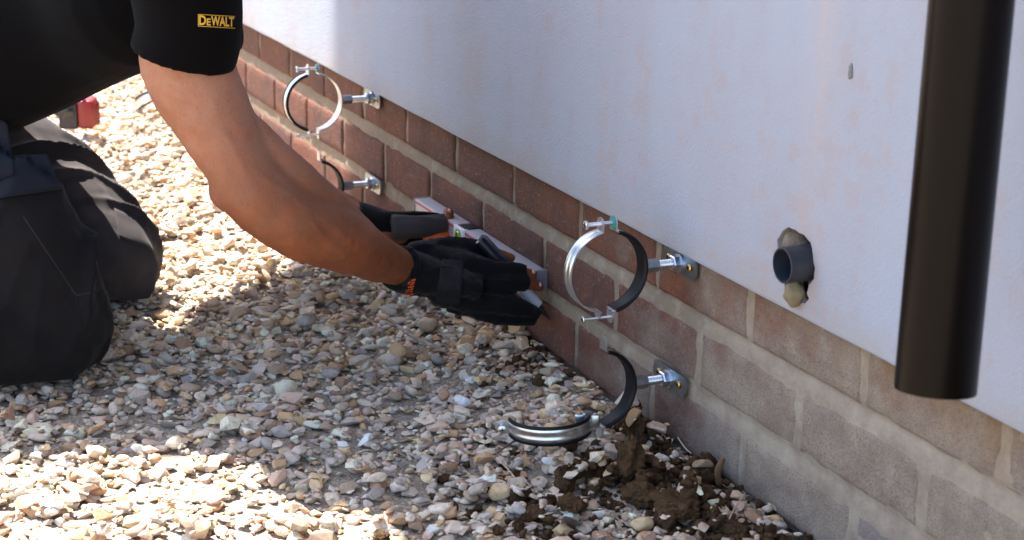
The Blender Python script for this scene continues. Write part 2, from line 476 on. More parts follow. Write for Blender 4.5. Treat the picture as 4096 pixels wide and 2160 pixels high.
# dug earth goes down first and again between the stones
def earth(n, smin, smax):
    for _ in range(n):
        x, y = rs.uniform(-2.3, -1.2), rs.uniform(-.36, .0)
        sa = soil_amt(x, y)
        if rs.random() > sa*1.4 or (smax < .006 and sa < .4): continue
        sz = smin+(smax-smin)*rs.random()**2.5
        drop(x, y, sz, sz*rs.uniform(.7, 1), sz*rs.uniform(.5, .8), 3 if sz > .008 else 2, True, tilt=.5, sink=.5)
scatter(17000, .0055, .0125)
earth(2600, .004, .015)
scatter(17000, .0050, .0150, sink=.42)
scatter(9000, .0032, .0065, sink=.3)
earth(1500, .003, .011)
scatter(11000, .0048, .0165, sink=.42)
scatter(15000, .0026, .0062, sink=.35)
scatter(750, .010, .019, sink=.55)
earth(1500, .0018, .005)
# rough up the earth crumbs
EVn = np.concatenate(EV); EFn = np.concatenate(EF)
SVn = np.concatenate(SV); SFn = np.concatenate(SF); STn = np.concatenate(STI)
def big_mesh(name, V, F):
    me = bpy.data.meshes.new(name)
    me.vertices.add(len(V)); me.vertices.foreach_set('co', V.astype(np.float32).ravel())
    me.loops.add(len(F)*3); me.loops.foreach_set('vertex_index', F.astype(np.int32).ravel())
    me.polygons.add(len(F)); me.polygons.foreach_set('loop_start', np.arange(0, len(F)*3, 3, dtype=np.int32))
    me.polygons.foreach_set('loop_total', np.full(len(F), 3, np.int32))
    me.update(calc_edges=True)
    me.polygons.foreach_set('use_smooth', [True]*len(F))
    return me
me = big_mesh("gravel", SVn, SFn)
me.polygons.foreach_set("use_smooth", np.concatenate(SM))
ca = me.color_attributes.new("tint", 'FLOAT_COLOR', 'POINT')
ca.data.foreach_set('color', np.concatenate([STn, np.ones((len(STn), 1))], 1).astype(np.float32).ravel())
tag(link("gravel", me, M_STONE), "loose cream and grey gravel covering the ground", kind="stuff")
for k in range(len(EVn)):
    v = EVn[k]; EVn[k] += np.array(noise.noise_vector(Vector(v*170)))*.0030+np.array(noise.noise_vector(Vector(v*520)))*.0014
tag(link("dug_soil", big_mesh("dug_soil", EVn, EFn), M_SOIL), "crumbs of dug brown earth among the gravel by the wall", kind="stuff")
bed = grid_mesh(X0-.6, X1+.6, Y0-.5, .0, 260, 110, lambda x, y: gz(x, y)-.0005+.002*noise.noise(Vector((x*60, y*60, 2))), "gravel_bed")
tag(link("gravel_bed", bed, M_GROUND, None, True), "bed of grit and fines under the gravel", kind="structure")
print("stone tris", len(SFn), "earth tris", len(EFn))
def htop(x, y):
    return float(Hm[min(max(int((y-Y0)/CELL), 0), HY-1), min(max(int((x-X0)/CELL), 0), HX-1)])

# ------------------------------------------------------------------ brick plinth
WALL_Z = .2489
plinth = empty("brick_plinth", (-2.4, .05, 0), "low red brick plinth below the white render, whitened by cement at its near end", "wall")
PX0, PX1 = -6.2, .9
def brick_mesh(Lx, Lz, seed):
    nx, nz = 22, 8
    V, F = [], []
    def e(t, L, r=.004): 
        d = min(t, L-t); return 1-min(d/r, 1)
    xs = [0, .0022, .006]+list(np.linspace(.014, Lx-.014, nx-6))+[Lx-.006, Lx-.0022, Lx]
    zs = [0, .0022, .006]+list(np.linspace(.016, Lz-.016, nz-5))+[Lz-.006, Lz-.0022, Lz]
    for z in zs:
        for x in xs:
            ex = 1-min(min(x, Lx-x)/.006, 1); ez = 1-min(min(z, Lz-z)/.006, 1)
            r = max(ex, ez)
            y = .0032*r*r+.0007*noise.noise(Vector((x*60, z*60, seed)))+.0007*noise.noise(Vector((x*14, z*14, seed+5)))
            k = .0013*(1 if r > 0 else 0)
            dx = k*noise.noise(Vector((x*70, z*70, seed+11))); dz = 1.4*k*noise.noise(Vector((x*45, z*70, seed+21)))
            chip = noise.noise(Vector((x*38, z*38, seed+31)))
            if r > .3 and chip > .33: y += .004*(chip-.33)/.3
            V.append((x-Lx/2+dx, y, z-Lz/2+dz))
    w = len(xs); h = len(zs)
    for j in range(h-1):
        for i in range(w-1): F.append((j*w+i, j*w+i+1, (j+1)*w+i+1, (j+1)*w+i))
    loop = [i for i in range(w)]+[j*w+w-1 for j in range(1, h)]+[(h-1)*w+i for i in range(w-2, -1, -1)]+[j*w for j in range(h-2, 0, -1)]
    b0 = len(V)
    for i in loop: V.append((V[i][0], .1, V[i][2]))
    n = len(loop)
    for k in range(n): F.append((loop[k], b0+k, b0+(k+1) % n, loop[(k+1) % n]))
    F.append(tuple(b0+k for k in range(n)))
    me = bpy.data.meshes.new("brick"); me.from_pydata(V, [], F); me.update()
    me.polygons.foreach_set('use_smooth', [True]*len(F)); me.materials.append(M_BRICK)
    return sharp(me, 60)
BL = .2135
BX0 = -3.442293
courses = [(.17926, .0689, 0), (.0857, .0700, .1125), (-.0079, .0698, 0)]
for zi, (zb, hh, off) in enumerate(courses):
    protos = [brick_mesh(BL, hh, 3*k+zi*40+.5) for k in range(6)]
    n = int((PX1-PX0)/.225)+2
    for k in range(-14, n):
        cx = BX0+.225*k+off+.1125
        if cx < PX0 or cx > PX1: continue
        o = link("brick", protos[random.randrange(6)], parent=plinth)
        o.location = (cx+random.uniform(-.0015, .0015), random.uniform(-.0008, .0012), zb+hh/2)
        o.rotation_euler = (random.uniform(-.01, .01), random.uniform(-.004, .004), random.uniform(-.006, .006))
        if random.random() < .5: o.scale = (-1, 1, 1)
# mortar bed: one sheet just behind the brick faces, smeared over them here and there
def mortar_y(x, z):
    n = noise.noise(Vector((x*16, z*30, 2)))*.0016+noise.noise(Vector((x*60, z*60, 5)))*.0008
    wash = min(max((x+2.2)/.9, 0), 1)
    y = .0036-wash*.0026+n
    return y
nx, nz = 1150, 62
xs = np.concatenate([np.linspace(PX0, -3.9, 150), np.linspace(-3.895, -1.0, nx-250), np.linspace(-.99, PX1, 100)])
zs = np.linspace(-.08, WALL_Z-.0015, nz)
def joint_depth(x, z):
    # sloping weather-struck bed joints: recessed under the brick above
    y = mortar_y(x, z)
    for zb, hh, off in courses:
        if zb-.0236 < z < zb:
            t = (z-(zb-.0236))/.0236
            y += .0052*max(t-.25, 0)**1.2
    return y
V = [(x, joint_depth(x, z), z) for z in zs for x in xs]
w_ = len(xs)
F = [(j*w_+i, j*w_+i+1, (j+1)*w_+i+1, (j+1)*w_+i) for j in range(nz-1) for i in range(w_-1)]
me = bpy.data.meshes.new("mortar"); me.from_pydata(V, [], F); me.update()
link("mortar", me, M_MORTAR, plinth, True)
bm = bmesh.new(); box_bm(bm, ((PX0+PX1)/2, .16, .08), (PX1-PX0, .1, .33)); link("backing", frombm(bm, "backing"), M_MORTAR, plinth)

# ------------------------------------------------------------------ rendered wall
rw = empty("rendered_wall", (-2.4, .05, WALL_Z), "smooth pale render on the house wall above the brick plinth", "wall")
HT = 3.0
def render_panel():
    # front sheet with the broken-out hole round the waste pipe
    hole = [(1972, 705), (1962, 672), (1956, 640), (1956, 604), (1966, 582), (1982, 571), (2000, 579), (2024, 590), (2038, 612), (2046, 640), (2049, 675), (2047, 702),
            (2036, 716), (2030, 735), (2034, 752), (2026, 764), (2012, 762), (1996, 766), (1982, 757), (1979, 742), (1974, 726)]
    H = []
    for k in range(len(hole)):
        a, b = hole[k], hole[(k+1) % len(hole)]
        for t in (0, .5):
            p = at(a[0]*(1-t)+b[0]*t+random.uniform(-1.5, 1.5), a[1]*(1-t)+b[1]*t+random.uniform(-1.5, 1.5), y=-.012)
            H.append(Vector((p.x, max(p.z, WALL_Z+.004), 0)))
    outer = [Vector((PX0, WALL_Z, 0)), Vector((PX1, WALL_Z, 0)), Vector((PX1, HT, 0)), Vector((PX0, HT, 0))]
    tris = geometry.tessellate_polygon([outer, H])
    pts = outer+H
    bm = bmesh.new()
    vf = [bm.verts.new((p.x, -.012, p.y)) for p in pts]
    for t in tris:
        try: bm.faces.new([vf[i] for i in t])
        except ValueError: pass
    vb = [bm.verts.new((p.x, .012, p.y)) for p in pts]
    no = len(outer)
    for rng_, base in ((range(no), 0), (range(len(H)), no)):
        m = len(rng_)
        for k in range(m):
            a, b = base+k, base+(k+1) % m
            bm.faces.new((vf[a], vf[b], vb[b], vb[a]))
    bmesh.ops.recalc_face_normals(bm, faces=bm.faces)
    return frombm(bm, "render_coat")
link("render_coat", render_panel(), M_RENDER, rw)
bm = bmesh.new(); box_bm(bm, ((PX0+PX1)/2, .17, (WALL_Z+HT)/2+.01), (PX1-PX0, .3, HT-WALL_Z-.02)); link("core", frombm(bm, "core"), M_FILL, rw)
bm = bmesh.new()
N = 260
prev = None
for k in range(N+1):
    x = PX0+(PX1-PX0)*k/N
    j = .0006*noise.noise(Vector((x*9, 0, 3)))
    ring = [bm.verts.new((x, yy+j, zz+j)) for yy, zz in ((-.0112, WALL_Z-.0024), (-.0117, WALL_Z-.0016), (-.0112, WALL_Z-.0005), (-.0085, WALL_Z-.0005), (-.0085, WALL_Z-.0024))]
    if prev:
        for q in range(5): bm.faces.new((prev[q], prev[(q+1) % 5], ring[(q+1) % 5], ring[q]))
    prev = ring
bmesh.ops.recalc_face_normals(bm, faces=bm.faces)
link("edge_bead", frombm(bm, "edge_bead"), M_BEAD, rw)
# chip mark high on the wall
def lump(c, r, seed, rough=.35, sub=3, sq=(1, 1, 1)):
    bm = bmesh.new(); bmesh.ops.create_icosphere(bm, subdivisions=sub, radius=1)
    for v in bm.verts:
        d = 1+rough*noise.noise(v.co*1.4+Vector((seed, 0, 0)))+rough*.5*noise.noise(v.co*4+Vector((seed, 3, 0)))
        v.co = Vector((v.co.x*sq[0], v.co.y*sq[1], v.co.z*sq[2]))*(r*d)+Vector(c)
    return bm
link("chip", frombm(lump(at(2140, 180, y=-.0125), .0045, 3, .5, 2, (.9, .25, 2.0)), "chip"), mat("chip_dirt", (.16, .17, .17), .9), rw, True)
link("filler_lump", frombm(lump(at(2000, 605, y=.004), .028, 8, .35, 3, (1.0, .45, .8)), "filler_lump"), M_FILL, rw, True)
link("filler_lump", frombm(lump(at(1998, 740, y=-.016), .0125, 19, .25, 3, (1.1, .8, 1.1)), "filler_lump"), mat("pale_filler", (.21, .17, .10), .9, bump=(150, .7, .002), var=(60, (.20, .15, .08), .4, .65)), rw, True)

# added unseen slab, outlined backwards from the shade it casts on wall and ground
def shade_slab(name, pts, z, th, m, label, cat):
    bm = bmesh.new()
    top = [bm.verts.new((p[0], p[1], z+th)) for p in pts]; bot = [bm.verts.new((p[0], p[1], z)) for p in pts]
    bm.faces.new(top); bm.faces.new(bot[::-1])
    for k in range(len(pts)):
        bm.faces.new((top[k], bot[k], bot[(k+1) % len(pts)], top[(k+1) % len(pts)]))
    bmesh.ops.recalc_face_normals(bm, faces=bm.faces)
    return tag(link(name, frombm(bm, name), m), label, cat)
CZ = 3.3
sh = TOSUN*(CZ/TOSUN.z)
hd = Vector((cos(SUN_AZ), sin(SUN_AZ)))
W0 = Vector((-3.085, 0))
g_poly = [W0, (-2.98, -.10), (-2.80, -.19), (-2.73, -.235), (-2.66, -.30), (-2.60, -.41), (-2.50, -.475), (-2.45, -.53), (-2.42, -.62), (-2.41, -.80), (-2.42, -1.2), (-2.26, -1.25), (-2.13, -.98),
          (-2.105, -.80), (-2.06, -.66), (-2.04, -.57), (-1.99, -.50), (-1.945, -.45), (-1.87, -.415), (-1.79, -.41), (-1.72, -.425), (-1.66, -.43), (-1.45, -.44), (-.5, -.45), (4.5, -.45), (4.5, 1.6), W0+hd*7]
cp = [(p[0]+sh.x, p[1]+sh.y) for p in g_poly]
caster = shade_slab("shade_caster", cp, CZ, .10, M_CASTER, "unseen slab added high above to cast shade on the wall and gravel", "shade_blocker")

# ------------------------------------------------------------------ waste pipe
def hollow_pipe(name, a, b, ro, ri, m, mi, parent, seg=48, rings=1):
    a = Vector(a); b = Vector(b); t = (b-a).normalized(); p, q = frame_of(t)
    bm = bmesh.new()
    prof = [(b, ri), (a, ri), (a+t*.0006, (ro+ri)/2-.0002), (a+t*.001, ro-.0004), (a+t*.0022, ro), (b, ro)]
    prof[1] = (a+t*.0008, ri)
    R = [[bm.verts.new(c+p*(r*cos(2*pi*k/seg))+q*(r*sin(2*pi*k/seg))) for k in range(seg)] for c, r in prof]
    for i in range(len(R)-1):
        for k in range(seg):
            f = bm.faces.new((R[i][k], R[i][(k+1) % seg], R[i+1][(k+1) % seg], R[i+1][k])); f.material_index = 1 if i == 0 else 0
    bmesh.ops.recalc_face_normals(bm, faces=bm.faces)
    me = frombm(bm, name); me.materials.append(m); me.materials.append(mi)
    return link(name, sharp(me, 35), None, parent)
wend = at(1966, 668, y=-.039)
wp = empty("waste_pipe", (wend.x, -.02, wend.z), "short grey plastic waste pipe sticking out of a broken hole in the render", "pipe")
hollow_pipe("pipe", (wend.x, -.039, wend.z), (wend.x+.001, .05, wend.z+.001), .0200, .0176, M_WASTE, M_WASTEIN, wp)
bm = bmesh.new(); cyl_bm(bm, (wend.x, .03, wend.z), (wend.x, .034, wend.z), .0175); link("inner_end", frombm(bm, "inner_end"), mat("dark_inside", (.01, .012, .02), .8), wp)

# ------------------------------------------------------------------ downpipe
dp = empty("downpipe", (-1.115, -.14, .33), "black round downpipe hanging open-ended in front of the near end of the wall", "downpipe")
pa, pb = at(2352, 985, dep=1.455), at(2444, 0, dep=1.405)
pd = (pb-pa).normalized()
hollow_pipe("pipe", pa-pd*.0, pa+pd*2.3, .0340, .0315, M_PIPE, mat("pvc_inside", (.01, .01, .01), .6), dp, seg=72)
for zz in (1.0, 1.9):
    c = pa+pd*zz
    bm = bmesh.new()
    tube_bm(bm, [(c-pd*.012, .0362), (c+pd*.012, .0362)], seg=40, n=1, caps='flat')
    box_bm(bm, (c.x, (c.y-.012)/2+.012, c.z), (.02, abs(c.y)-.01, .02), .002)
    link("pipe_bracket", sharp(frombm(bm, "pipe_bracket")), M_PIPE, dp)

# ------------------------------------------------------------------ pipe clamps
RO = .0525
def band_bm(bm, c, r, a0, a1, wid, th, ribs=True, n=34, axis='x'):
    """part of a ring about the X axis through c; angle 0 = towards the wall (+Y), 90 = up"""
    prof = [(-.5, 0), (-.5, 1), (-.36, 1), (-.30, 1.6 if ribs else 1), (-.18, 1.6 if ribs else 1), (-.12, 1), (.12, 1), (.18, 1.6 if ribs else 1), (.30, 1.6 if ribs else 1), (.36, 1), (.5, 1), (.5, 0)]
    rows = []
    for k in range(n+1):
        a = radians(a0+(a1-a0)*k/n)
        rows.append([bm.verts.new((c[0]+u*wid, c[1]+(r+h*th)*cos(a), c[2]+(r+h*th)*sin(a))) for u, h in prof])
    m = len(prof)
    for k in range(n):
        for q in range(m): bm.faces.new((rows[k][q], rows[k][(q+1) % m], rows[k+1][(q+1) % m], rows[k+1][q]))
    bm.faces.new(rows[0]); bm.faces.new(rows[-1][::-1])
    return bm
def liner_bm(bm, c, r, a0, a1, wid, th, n=34):
    """rubber lining: ribbed inside, wraps round the band edges"""
    prof = [(-.56, 2.2), (-.62, 1.4), (-.62, 0), (-.56, -1.4)]
    m = 9
    for q in range(m):
        u = -.48+.96*q/(m-1); prof.append((u, -1.5 if q % 2 else -2.3))
    prof += [(.56, -1.4), (.62, 0), (.62, 1.4), (.56, 2.2), (.42, 2.2), (.42, -.1), (-.42, -.1), (-.42, 2.2)]
    rows = []
    for k in range(n+1):
        a = radians(a0+(a1-a0)*k/n)
        rows.append([bm.verts.new((c[0]+u*wid, c[1]+(r+h*th)*cos(a), c[2]+(r+h*th)*sin(a))) for u, h in prof])
    mm = len(prof)
    for k in range(n):
        for q in range(mm): bm.faces.new((rows[k][q], rows[k][(q+1) % mm], rows[k+1][(q+1) % mm], rows[k+1][q]))
    bm.faces.new(rows[0]); bm.faces.new(rows[-1][::-1])
    return bm
def fin(bm, name, m, par, ang=35):
    bmesh.ops.recalc_face_normals(bm, faces=bm.faces)
    return link(name, sharp(frombm(bm, name), ang), m, par)
def hexa(bm, a, b, r): return tube_bm(bm, [(Vector(a), r), (Vector(b), r)], seg=6, n=1, caps='flat')
def ear_bm(bm, c, y, z0, up, wid=.020, h=.016, th=.0018):
    """rounded lug with a hook-like curl, standing along up (+1/-1) in the plane y"""
    pts = []
    for k in range(9):
        a = pi*k/8; pts.append((cos(a)*wid*.42, sin(a)*wid*.42))
    poly = [(wid*.42, 0)]+[(x, h-wid*.42+z) for x, z in pts]+[(-wid*.42, 0)]
    f = [bm.verts.new((c[0]+x, y-th/2, z0+up*z)) for x, z in poly]; b = [bm.verts.new((c[0]+x, y+th/2, z0+up*z)) for x, z in poly]
    bm.faces.new(f); bm.faces.new(b[::-1])
    for k in range(len(f)): bm.faces.new((f[k], f[(k+1) % len(f)], b[(k+1) % len(f)], b[k]))
def screw(par, a, b, r=.0026, head=.0052, name="screw", m=None):
    a = Vector(a); b = Vector(b); t = (b-a).normalized()
    bm = bmesh.new(); n = int((b-a).length/.0011)
    pts = [(a+t*.001+(b-a-t*.001)*(k/n), r*(1.0 if k % 2 else .84)) for k in range(n+1)]
    tube_bm(bm, pts, seg=14, n=1, caps='flat')
    tube_bm(bm, [(a-t*.0034, head*.75), (a-t*.0028, head), (a-t*.0006, head), (a+t*.0004, head*.8)], seg=18, n=1, caps='flat')
    o = fin(bm, name, m or M_ZINC, par, 30)
    bm = bmesh.new(); q, p = frame_of(t)
    box_bm(bm, a-t*.0036, (.0012, .0012, .0012)); 
    for d in (q, p):
        rot = d.to_track_quat('X', 'Z').to_matrix()
        box_bm(bm, a-t*.0034, (head*1.2, .0011, .0011), 0, rot)
    fin(bm, "screw_slot", M_RUBBER, o)
    return o
def wall_part(par, x, z, ring_y, round_end=False):
    # plate flat on the bricks, long along the wall, with two slotted holes and yellow screws
    bm = bmesh.new(); L_, Hh = (.082, .027)
    out = []
    rc = .008 if not round_end else .0125
    for cx, cz, a0 in ((L_/2-rc, Hh/2-rc, 0), (-L_/2+rc, Hh/2-rc, 90), (-L_/2+rc, -Hh/2+rc, 180), (L_/2-rc, -Hh/2+rc, 270)):
        for k in range(6):
            a = radians(a0+90*k/5); out.append(Vector((cx+rc*cos(a), cz+rc*sin(a), 0)))
    slots = []
    for s in (-1, 1):
        sl_ = []
        for k in range(14):
            a = 2*pi*k/14; sx = .007 if cos(a) > 0 else -.007
            sl_.append(Vector((s*.0255+sx*.5+.0036*cos(a), .0036*sin(a), 0)))
        slots.append(sl_[::-1])
    tr = geometry.tessellate_polygon([out]+slots); P = out+slots[0]+slots[1]
    f = [bm.verts.new((x+p.x, -.0060, z+p.y)) for p in P]; b = [bm.verts.new((x+p.x, -.0034, z+p.y)) for p in P]
    for t in tr:
        bm.faces.new([f[i] for i in t]); bm.faces.new([b[i] for i in t][::-1])
    base = 0
    for lp in (out, slots[0], slots[1]):
        m = len(lp)
        for k in range(m): bm.faces.new((f[base+k], f[base+(k+1) % m], b[base+(k+1) % m], b[base+k]))
        base += m
    pl = fin(bm, "wall_plate", M_ZINCD, par)
    for s in (-1, 1):
        bm = bmesh.new(); tube_bm(bm, [((x+s*.0255, -.0042, z), .0048), ((x+s*.0255, -.0072, z), .0050), ((x+s*.0255, -.0085, z), .0034)], seg=18, n=1, caps='flat')
        sc_ = fin(bm, "screw", M_BRASS, pl)
        bm = bmesh.new(); box_bm(bm, (x+s*.0255, -.0086, z), (.005, .001, .001)); box_bm(bm, (x+s*.0255, -.0087, z), (.001, .001, .005)); 
        for v in bm.verts: pass
        link("screw_slot", frombm(bm, "screw_slot"), M_RUBBER, pl)
    bm = bmesh.new(); tube_bm(bm, [((x, -.0061, z), .0125), ((x, -.0082, z), .0125)], seg=28, n=1, caps='flat'); fin(bm, "washer", M_ZINC, par)
    bm = bmesh.new(); tube_bm(bm, [((x, -.0083, z), .0105), ((x, -.0160, z), .0105), ((x, -.0175, z), .0092)], seg=6, n=1, caps='flat'); fin(bm, "nut", M_ZINC, par)
    bm = bmesh.new(); y0, y1 = -.0176, ring_y+.019
    n = int((y0-y1)/.0011)
    tube_bm(bm, [((x, y0+(y1-y0)*k/n, z), .0058*(1 if k % 2 else .90)) for k in range(n+1)], seg=16, n=1, caps='flat')
    fin(bm, "threaded_rod", M_ZINC, par, 30)
    bm = bmesh.new(); tube_bm(bm, [((x, ring_y+.0188, z), .0086), ((x, ring_y+.001, z), .0086)], seg=6, n=1, caps='flat'); fin(bm, "boss", M_ZINCD, par)
def add_clamp(x, z, yc, closed, label, liner_back=True, liner_front=True, wid=.020, hang=None, group="pipe clamps fixed to the bricks"):
    c = (x, yc, z)
    e = empty("pipe_clamp", (x, 0, z), label, "pipe clamp", group)
    wall_part(e, x, z, yc+RO)
    bm = bmesh.new(); band_bm(bm, c, RO-.0022, -80, 80, wid, .0011); bk = fin(bm, "back_band", M_ZINC, e)
    if liner_back: bm = bmesh.new(); liner_bm(bm, c, RO-.0022, -77, 77, wid, .0011); fin(bm, "rubber_lining", M_RUBBER, bk, 50)
    zt, zb = z+RO-.001, z-RO+.001
    for zz, s_ in ((zt, 1), (zb, -1)):
        bm = bmesh.new(); ear_bm(bm, c, yc+.0090, zz, s_); fin(bm, "lug", M_ZINC, bk)
    if closed:
        bm = bmesh.new(); band_bm(bm, c, RO-.0022, 100, 260, wid, .0011); fr = fin(bm, "front_band", M_ZINC, e)
        if liner_front: bm = bmesh.new(); liner_bm(bm, c, RO-.0022, 104, 256, wid, .0011); fin(bm, "rubber_lining", M_RUBBER, fr, 50)
        for yy, zz, s_, h_ in ((yc-.0090, zt-.002, 1, .018), (yc-.0085, zb+.002, -1, .010)):
            bm = bmesh.new(); ear_bm(bm, c, yy, zz, s_, h=h_); fin(bm, "lug", M_ZINC, fr)
        screw(e, (x, yc-.027, zt+.008), (x, yc+.013, zt+.008))
        screw(e, (x, yc-.026, zb-.008), (x, yc+.012, zb-.008), r=.0019, head=.0042)
        bm = bmesh.new(); tube_bm(bm, [((x, yc+.0065, zt+.008), .0078), ((x, yc+.0100-.0022, zt+.008), .0078)], seg=20, n=1, caps='flat'); fin(bm, "retaining_washer", M_TEAL, e)
    return e
add_clamp(-2.925, .231, -.116, True, "closed steel pipe clamp just under the render at the far end, above the worker's forearm", liner_back=False)
add_clamp(-1.800, .2315, -.108, True, "closed steel pipe clamp with black rubber in its wall-side half, nearest the grey waste pipe", liner_front=False)
add_clamp(-2.922, .0745, -.116, False, "far lower pipe clamp with only its wall-side half, partly hidden by the forearm")
low = add_clamp(-1.812, .076, -.110, False, "near lower pipe clamp swung open, its steel front half hanging over the gravel")
# swung-down front half of the near lower clamp
hy, hz = -.112+.006, .068-RO-.002
bm = bmesh.new()
band_bm(bm, (0, 0, 0), RO-.0022, 100, 260, .020, .0011)
lb = bmesh.new(); liner_bm(lb, (0, 0, 0), RO-.0022, 104, 256, .020, .0011)
eb = bmesh.new(); ear_bm(eb, (0, 0, 0), -.009, RO-.003, 1, h=.018)
# loose on its pivot: it has turned to lie almost flat, bulging towards the open ground
cd = Vector((.911, -.413, .02)).normalized(); rz = Vector((-.413, -.911, -.055)).normalized(); ax = (-cd).cross(rz).normalized()
if ax.z < 0: ax = -ax
cc = Vector((-1.806, -.118, .036))+rz*RO*.97
T = Matrix((ax, -cd, ax.cross(-cd))).transposed().to_4x4(); T.translation = cc
bm.transform(T); lb.transform(T); eb.transform(T)
fb = fin(bm, "front_band", M_ZINC, low); fin(lb, "rubber_lining", M_RUBBER, fb, 50); fin(eb, "lug", M_ZINC, fb)
bm = bmesh.new(); hp_ = Vector((-1.808, -.121, .036))
tube_bm(bm, [(hp_-ax*.012, .0055), (hp_+ax*.012, .0055)], seg=16, n=1, caps='flat')
fin(bm, "hinge", M_ZINC, low)
for k_, (o_, w_b) in enumerate(((rz*.010+cd*.002, .020), (-rz*.009+cd*.001, .017))):
    bm = bmesh.new(); box_bm(bm, hp_+o_, (w_b, .012, .0075), .0022, Matrix((ax, rz, ax.cross(rz))).transposed()); fin(bm, "hinge_block", M_ZINC, low)
tipc = T @ Vector((0, -.010, RO+.006))
dv = (T.to_3x3() @ Vector((0, 1, 0))).normalized()
screw(low, tipc-dv*.010, tipc+dv*.012)

# ------------------------------------------------------------------ spirit level
lv = empty("spirit_level", (-2.42, -.014, .06), "pale grey box spirit level held against the bricks by both gloved hands", "spirit level")
xa, xb = at(1062, 522, y=-.016).x, at(1352, 668, y=-.016).x
zl = at(1352, 668, y=-.004).z
bm = bmesh.new(); box_bm(bm, ((xa+xb)/2, -.0155, zl-.0145), (xb-xa, .027, .029), .0012); fin(bm, "body", M_ALU, lv)
bm = bmesh.new(); box_bm(bm, ((xa+xb)/2, -.0296, zl-.0045), (xb-xa-.004, .0016, .0028)); fin(bm, "red_line", M_RED, lv)
for xx in (xa-.0015, xb+.0015):
    bm = bmesh.new(); box_bm(bm, (xx, -.0155, zl-.0145), (.005, .029, .031), .001); fin(bm, "end_cap", mat("grey_cap", (.16, .16, .18), .5), lv)
pv = at(1157, 583, y=-.030)
bm = bmesh.new(); box_bm(bm, (pv.x, -.0285, zl-.0135), (.040, .010, .030), .002); vh = fin(bm, "vial_holder", M_WHITE, lv)
bm = bmesh.new(); cyl_bm(bm, (pv.x+.002, -.034, zl-.0135), (pv.x+.002, -.0348, zl-.0135), .0115, 28); fin(bm, "vial_ring", mat("vial_ring", (.06, .12, .02), .4), vh)
bm = bmesh.new(); cyl_bm(bm, (pv.x+.002, -.0345, zl-.0135), (pv.x+.002, -.0365, zl-.0135), .0098, 28, .0085); fin(bm, "vial", M_GREEN, vh)
bm = bmesh.new(); box_bm(bm, (pv.x, -.0367, zl-.0135), (.0008, .0006, .016)); fin(bm, "vial_line", M_BLACKP, vh)
bm = bmesh.new(); box_bm(bm, (pv.x+.004, -.0367, zl-.0135), (.0008, .0006, .016)); fin(bm, "vial_line", M_BLACKP, vh)
bm = bmesh.new(); box_bm(bm, (pv.x, -.0155, zl+.0008), (.032, .0262, .0016), .0004); fin(bm, "top_cover", M_BLACKP, lv)

# ------------------------------------------------------------------ the worker
A = at
shR, shL = A(455, -135, 2.15), Vector((-2.72, -.48, .62))
elR, wrR = A(618, 448, 2.20), A(1000, 672, 2.42)
elL, wrL = A(640, 430, 2.84), A(900, 553, 2.78)
hipN, hipF = Vector((-2.72, -.93, .235)), Vector((-3.00, -.80, .25))
knN, knF = A(175, 815, 2.42), A(325, 650, 2.75)
pel = (hipN+hipF)/2
chest = (shR+shL)/2+Vector((0, -.02, -.03))
fingR = {  # palm-rooted chains (u, v, depth, r)
 'index': [(1165, 668, 2.462, .0105), (1235, 676, 2.47, .0095), (1300, 682, 2.49, .0088), (1340, 690, 2.505, .0075)],
 'middle': [(1175, 700, 2.462, .011), (1250, 712, 2.465, .0098), (1318, 712, 2.488, .009), (1357, 722, 2.51, .0078)],
 'ring': [(1175, 735, 2.462, .0108), (1260, 762, 2.462, .0095), (1320, 778, 2.485, .0088), (1330, 790, 2.51, .0075)],
 'little': [(1160, 765, 2.462, .0095), (1230, 792, 2.465, .0082), (1290, 800, 2.485, .0076), (1330, 802, 2.50, .0066)],
 'thumb': [(1060, 640, 2.475, .014), (1130, 622, 2.50, .0118), (1215, 632, 2.52, .0100), (1284, 648, 2.53, .0078)]}
fingL = {
 'thumb': [(975, 575, 2.785, .014), (1045, 570, 2.785, .0125), (1100, 566, 2.79, .0112), (1124, 560, 2.80, .0108), (1127, 533, 2.808, .0088)],
 'index': [(985, 560, 2.80, .0105), (1040, 580, 2.84, .0095), (1075, 592, 2.835, .0085), (1100, 596, 2.82, .0075)],
 'middle': [(980, 575, 2.80, .0105), (1040, 600, 2.84, .0095), (1080, 612, 2.835, .0085), (1110, 618, 2.82, .0075)],
 'ring': [(970, 590, 2.80, .0100), (1030, 615, 2.84, .0090), (1070, 632, 2.835, .0082), (1095, 638, 2.82, .0072)],
 'little': [(960, 600, 2.80, .0092), (1010, 630, 2.83, .0082), (1045, 648, 2.83, .0074), (1070, 656, 2.82, .0065)]}
def chain(bm, lst, grow=0, upto=None, seg=10, n=4, caps='round'):
    P = [(A(u, v, d), r+grow) for u, v, d, r in lst]
    if upto is not None:
        D = catmull([(p, r, r) for p, r in P], 8); k = int(len(D)*upto)
        P = [(Vector(d[:3]), d[3]) for d in D[:k]]; n = 1
    tube_bm(bm, P, seg=seg, n=n, caps=caps)
bm = bmesh.new()
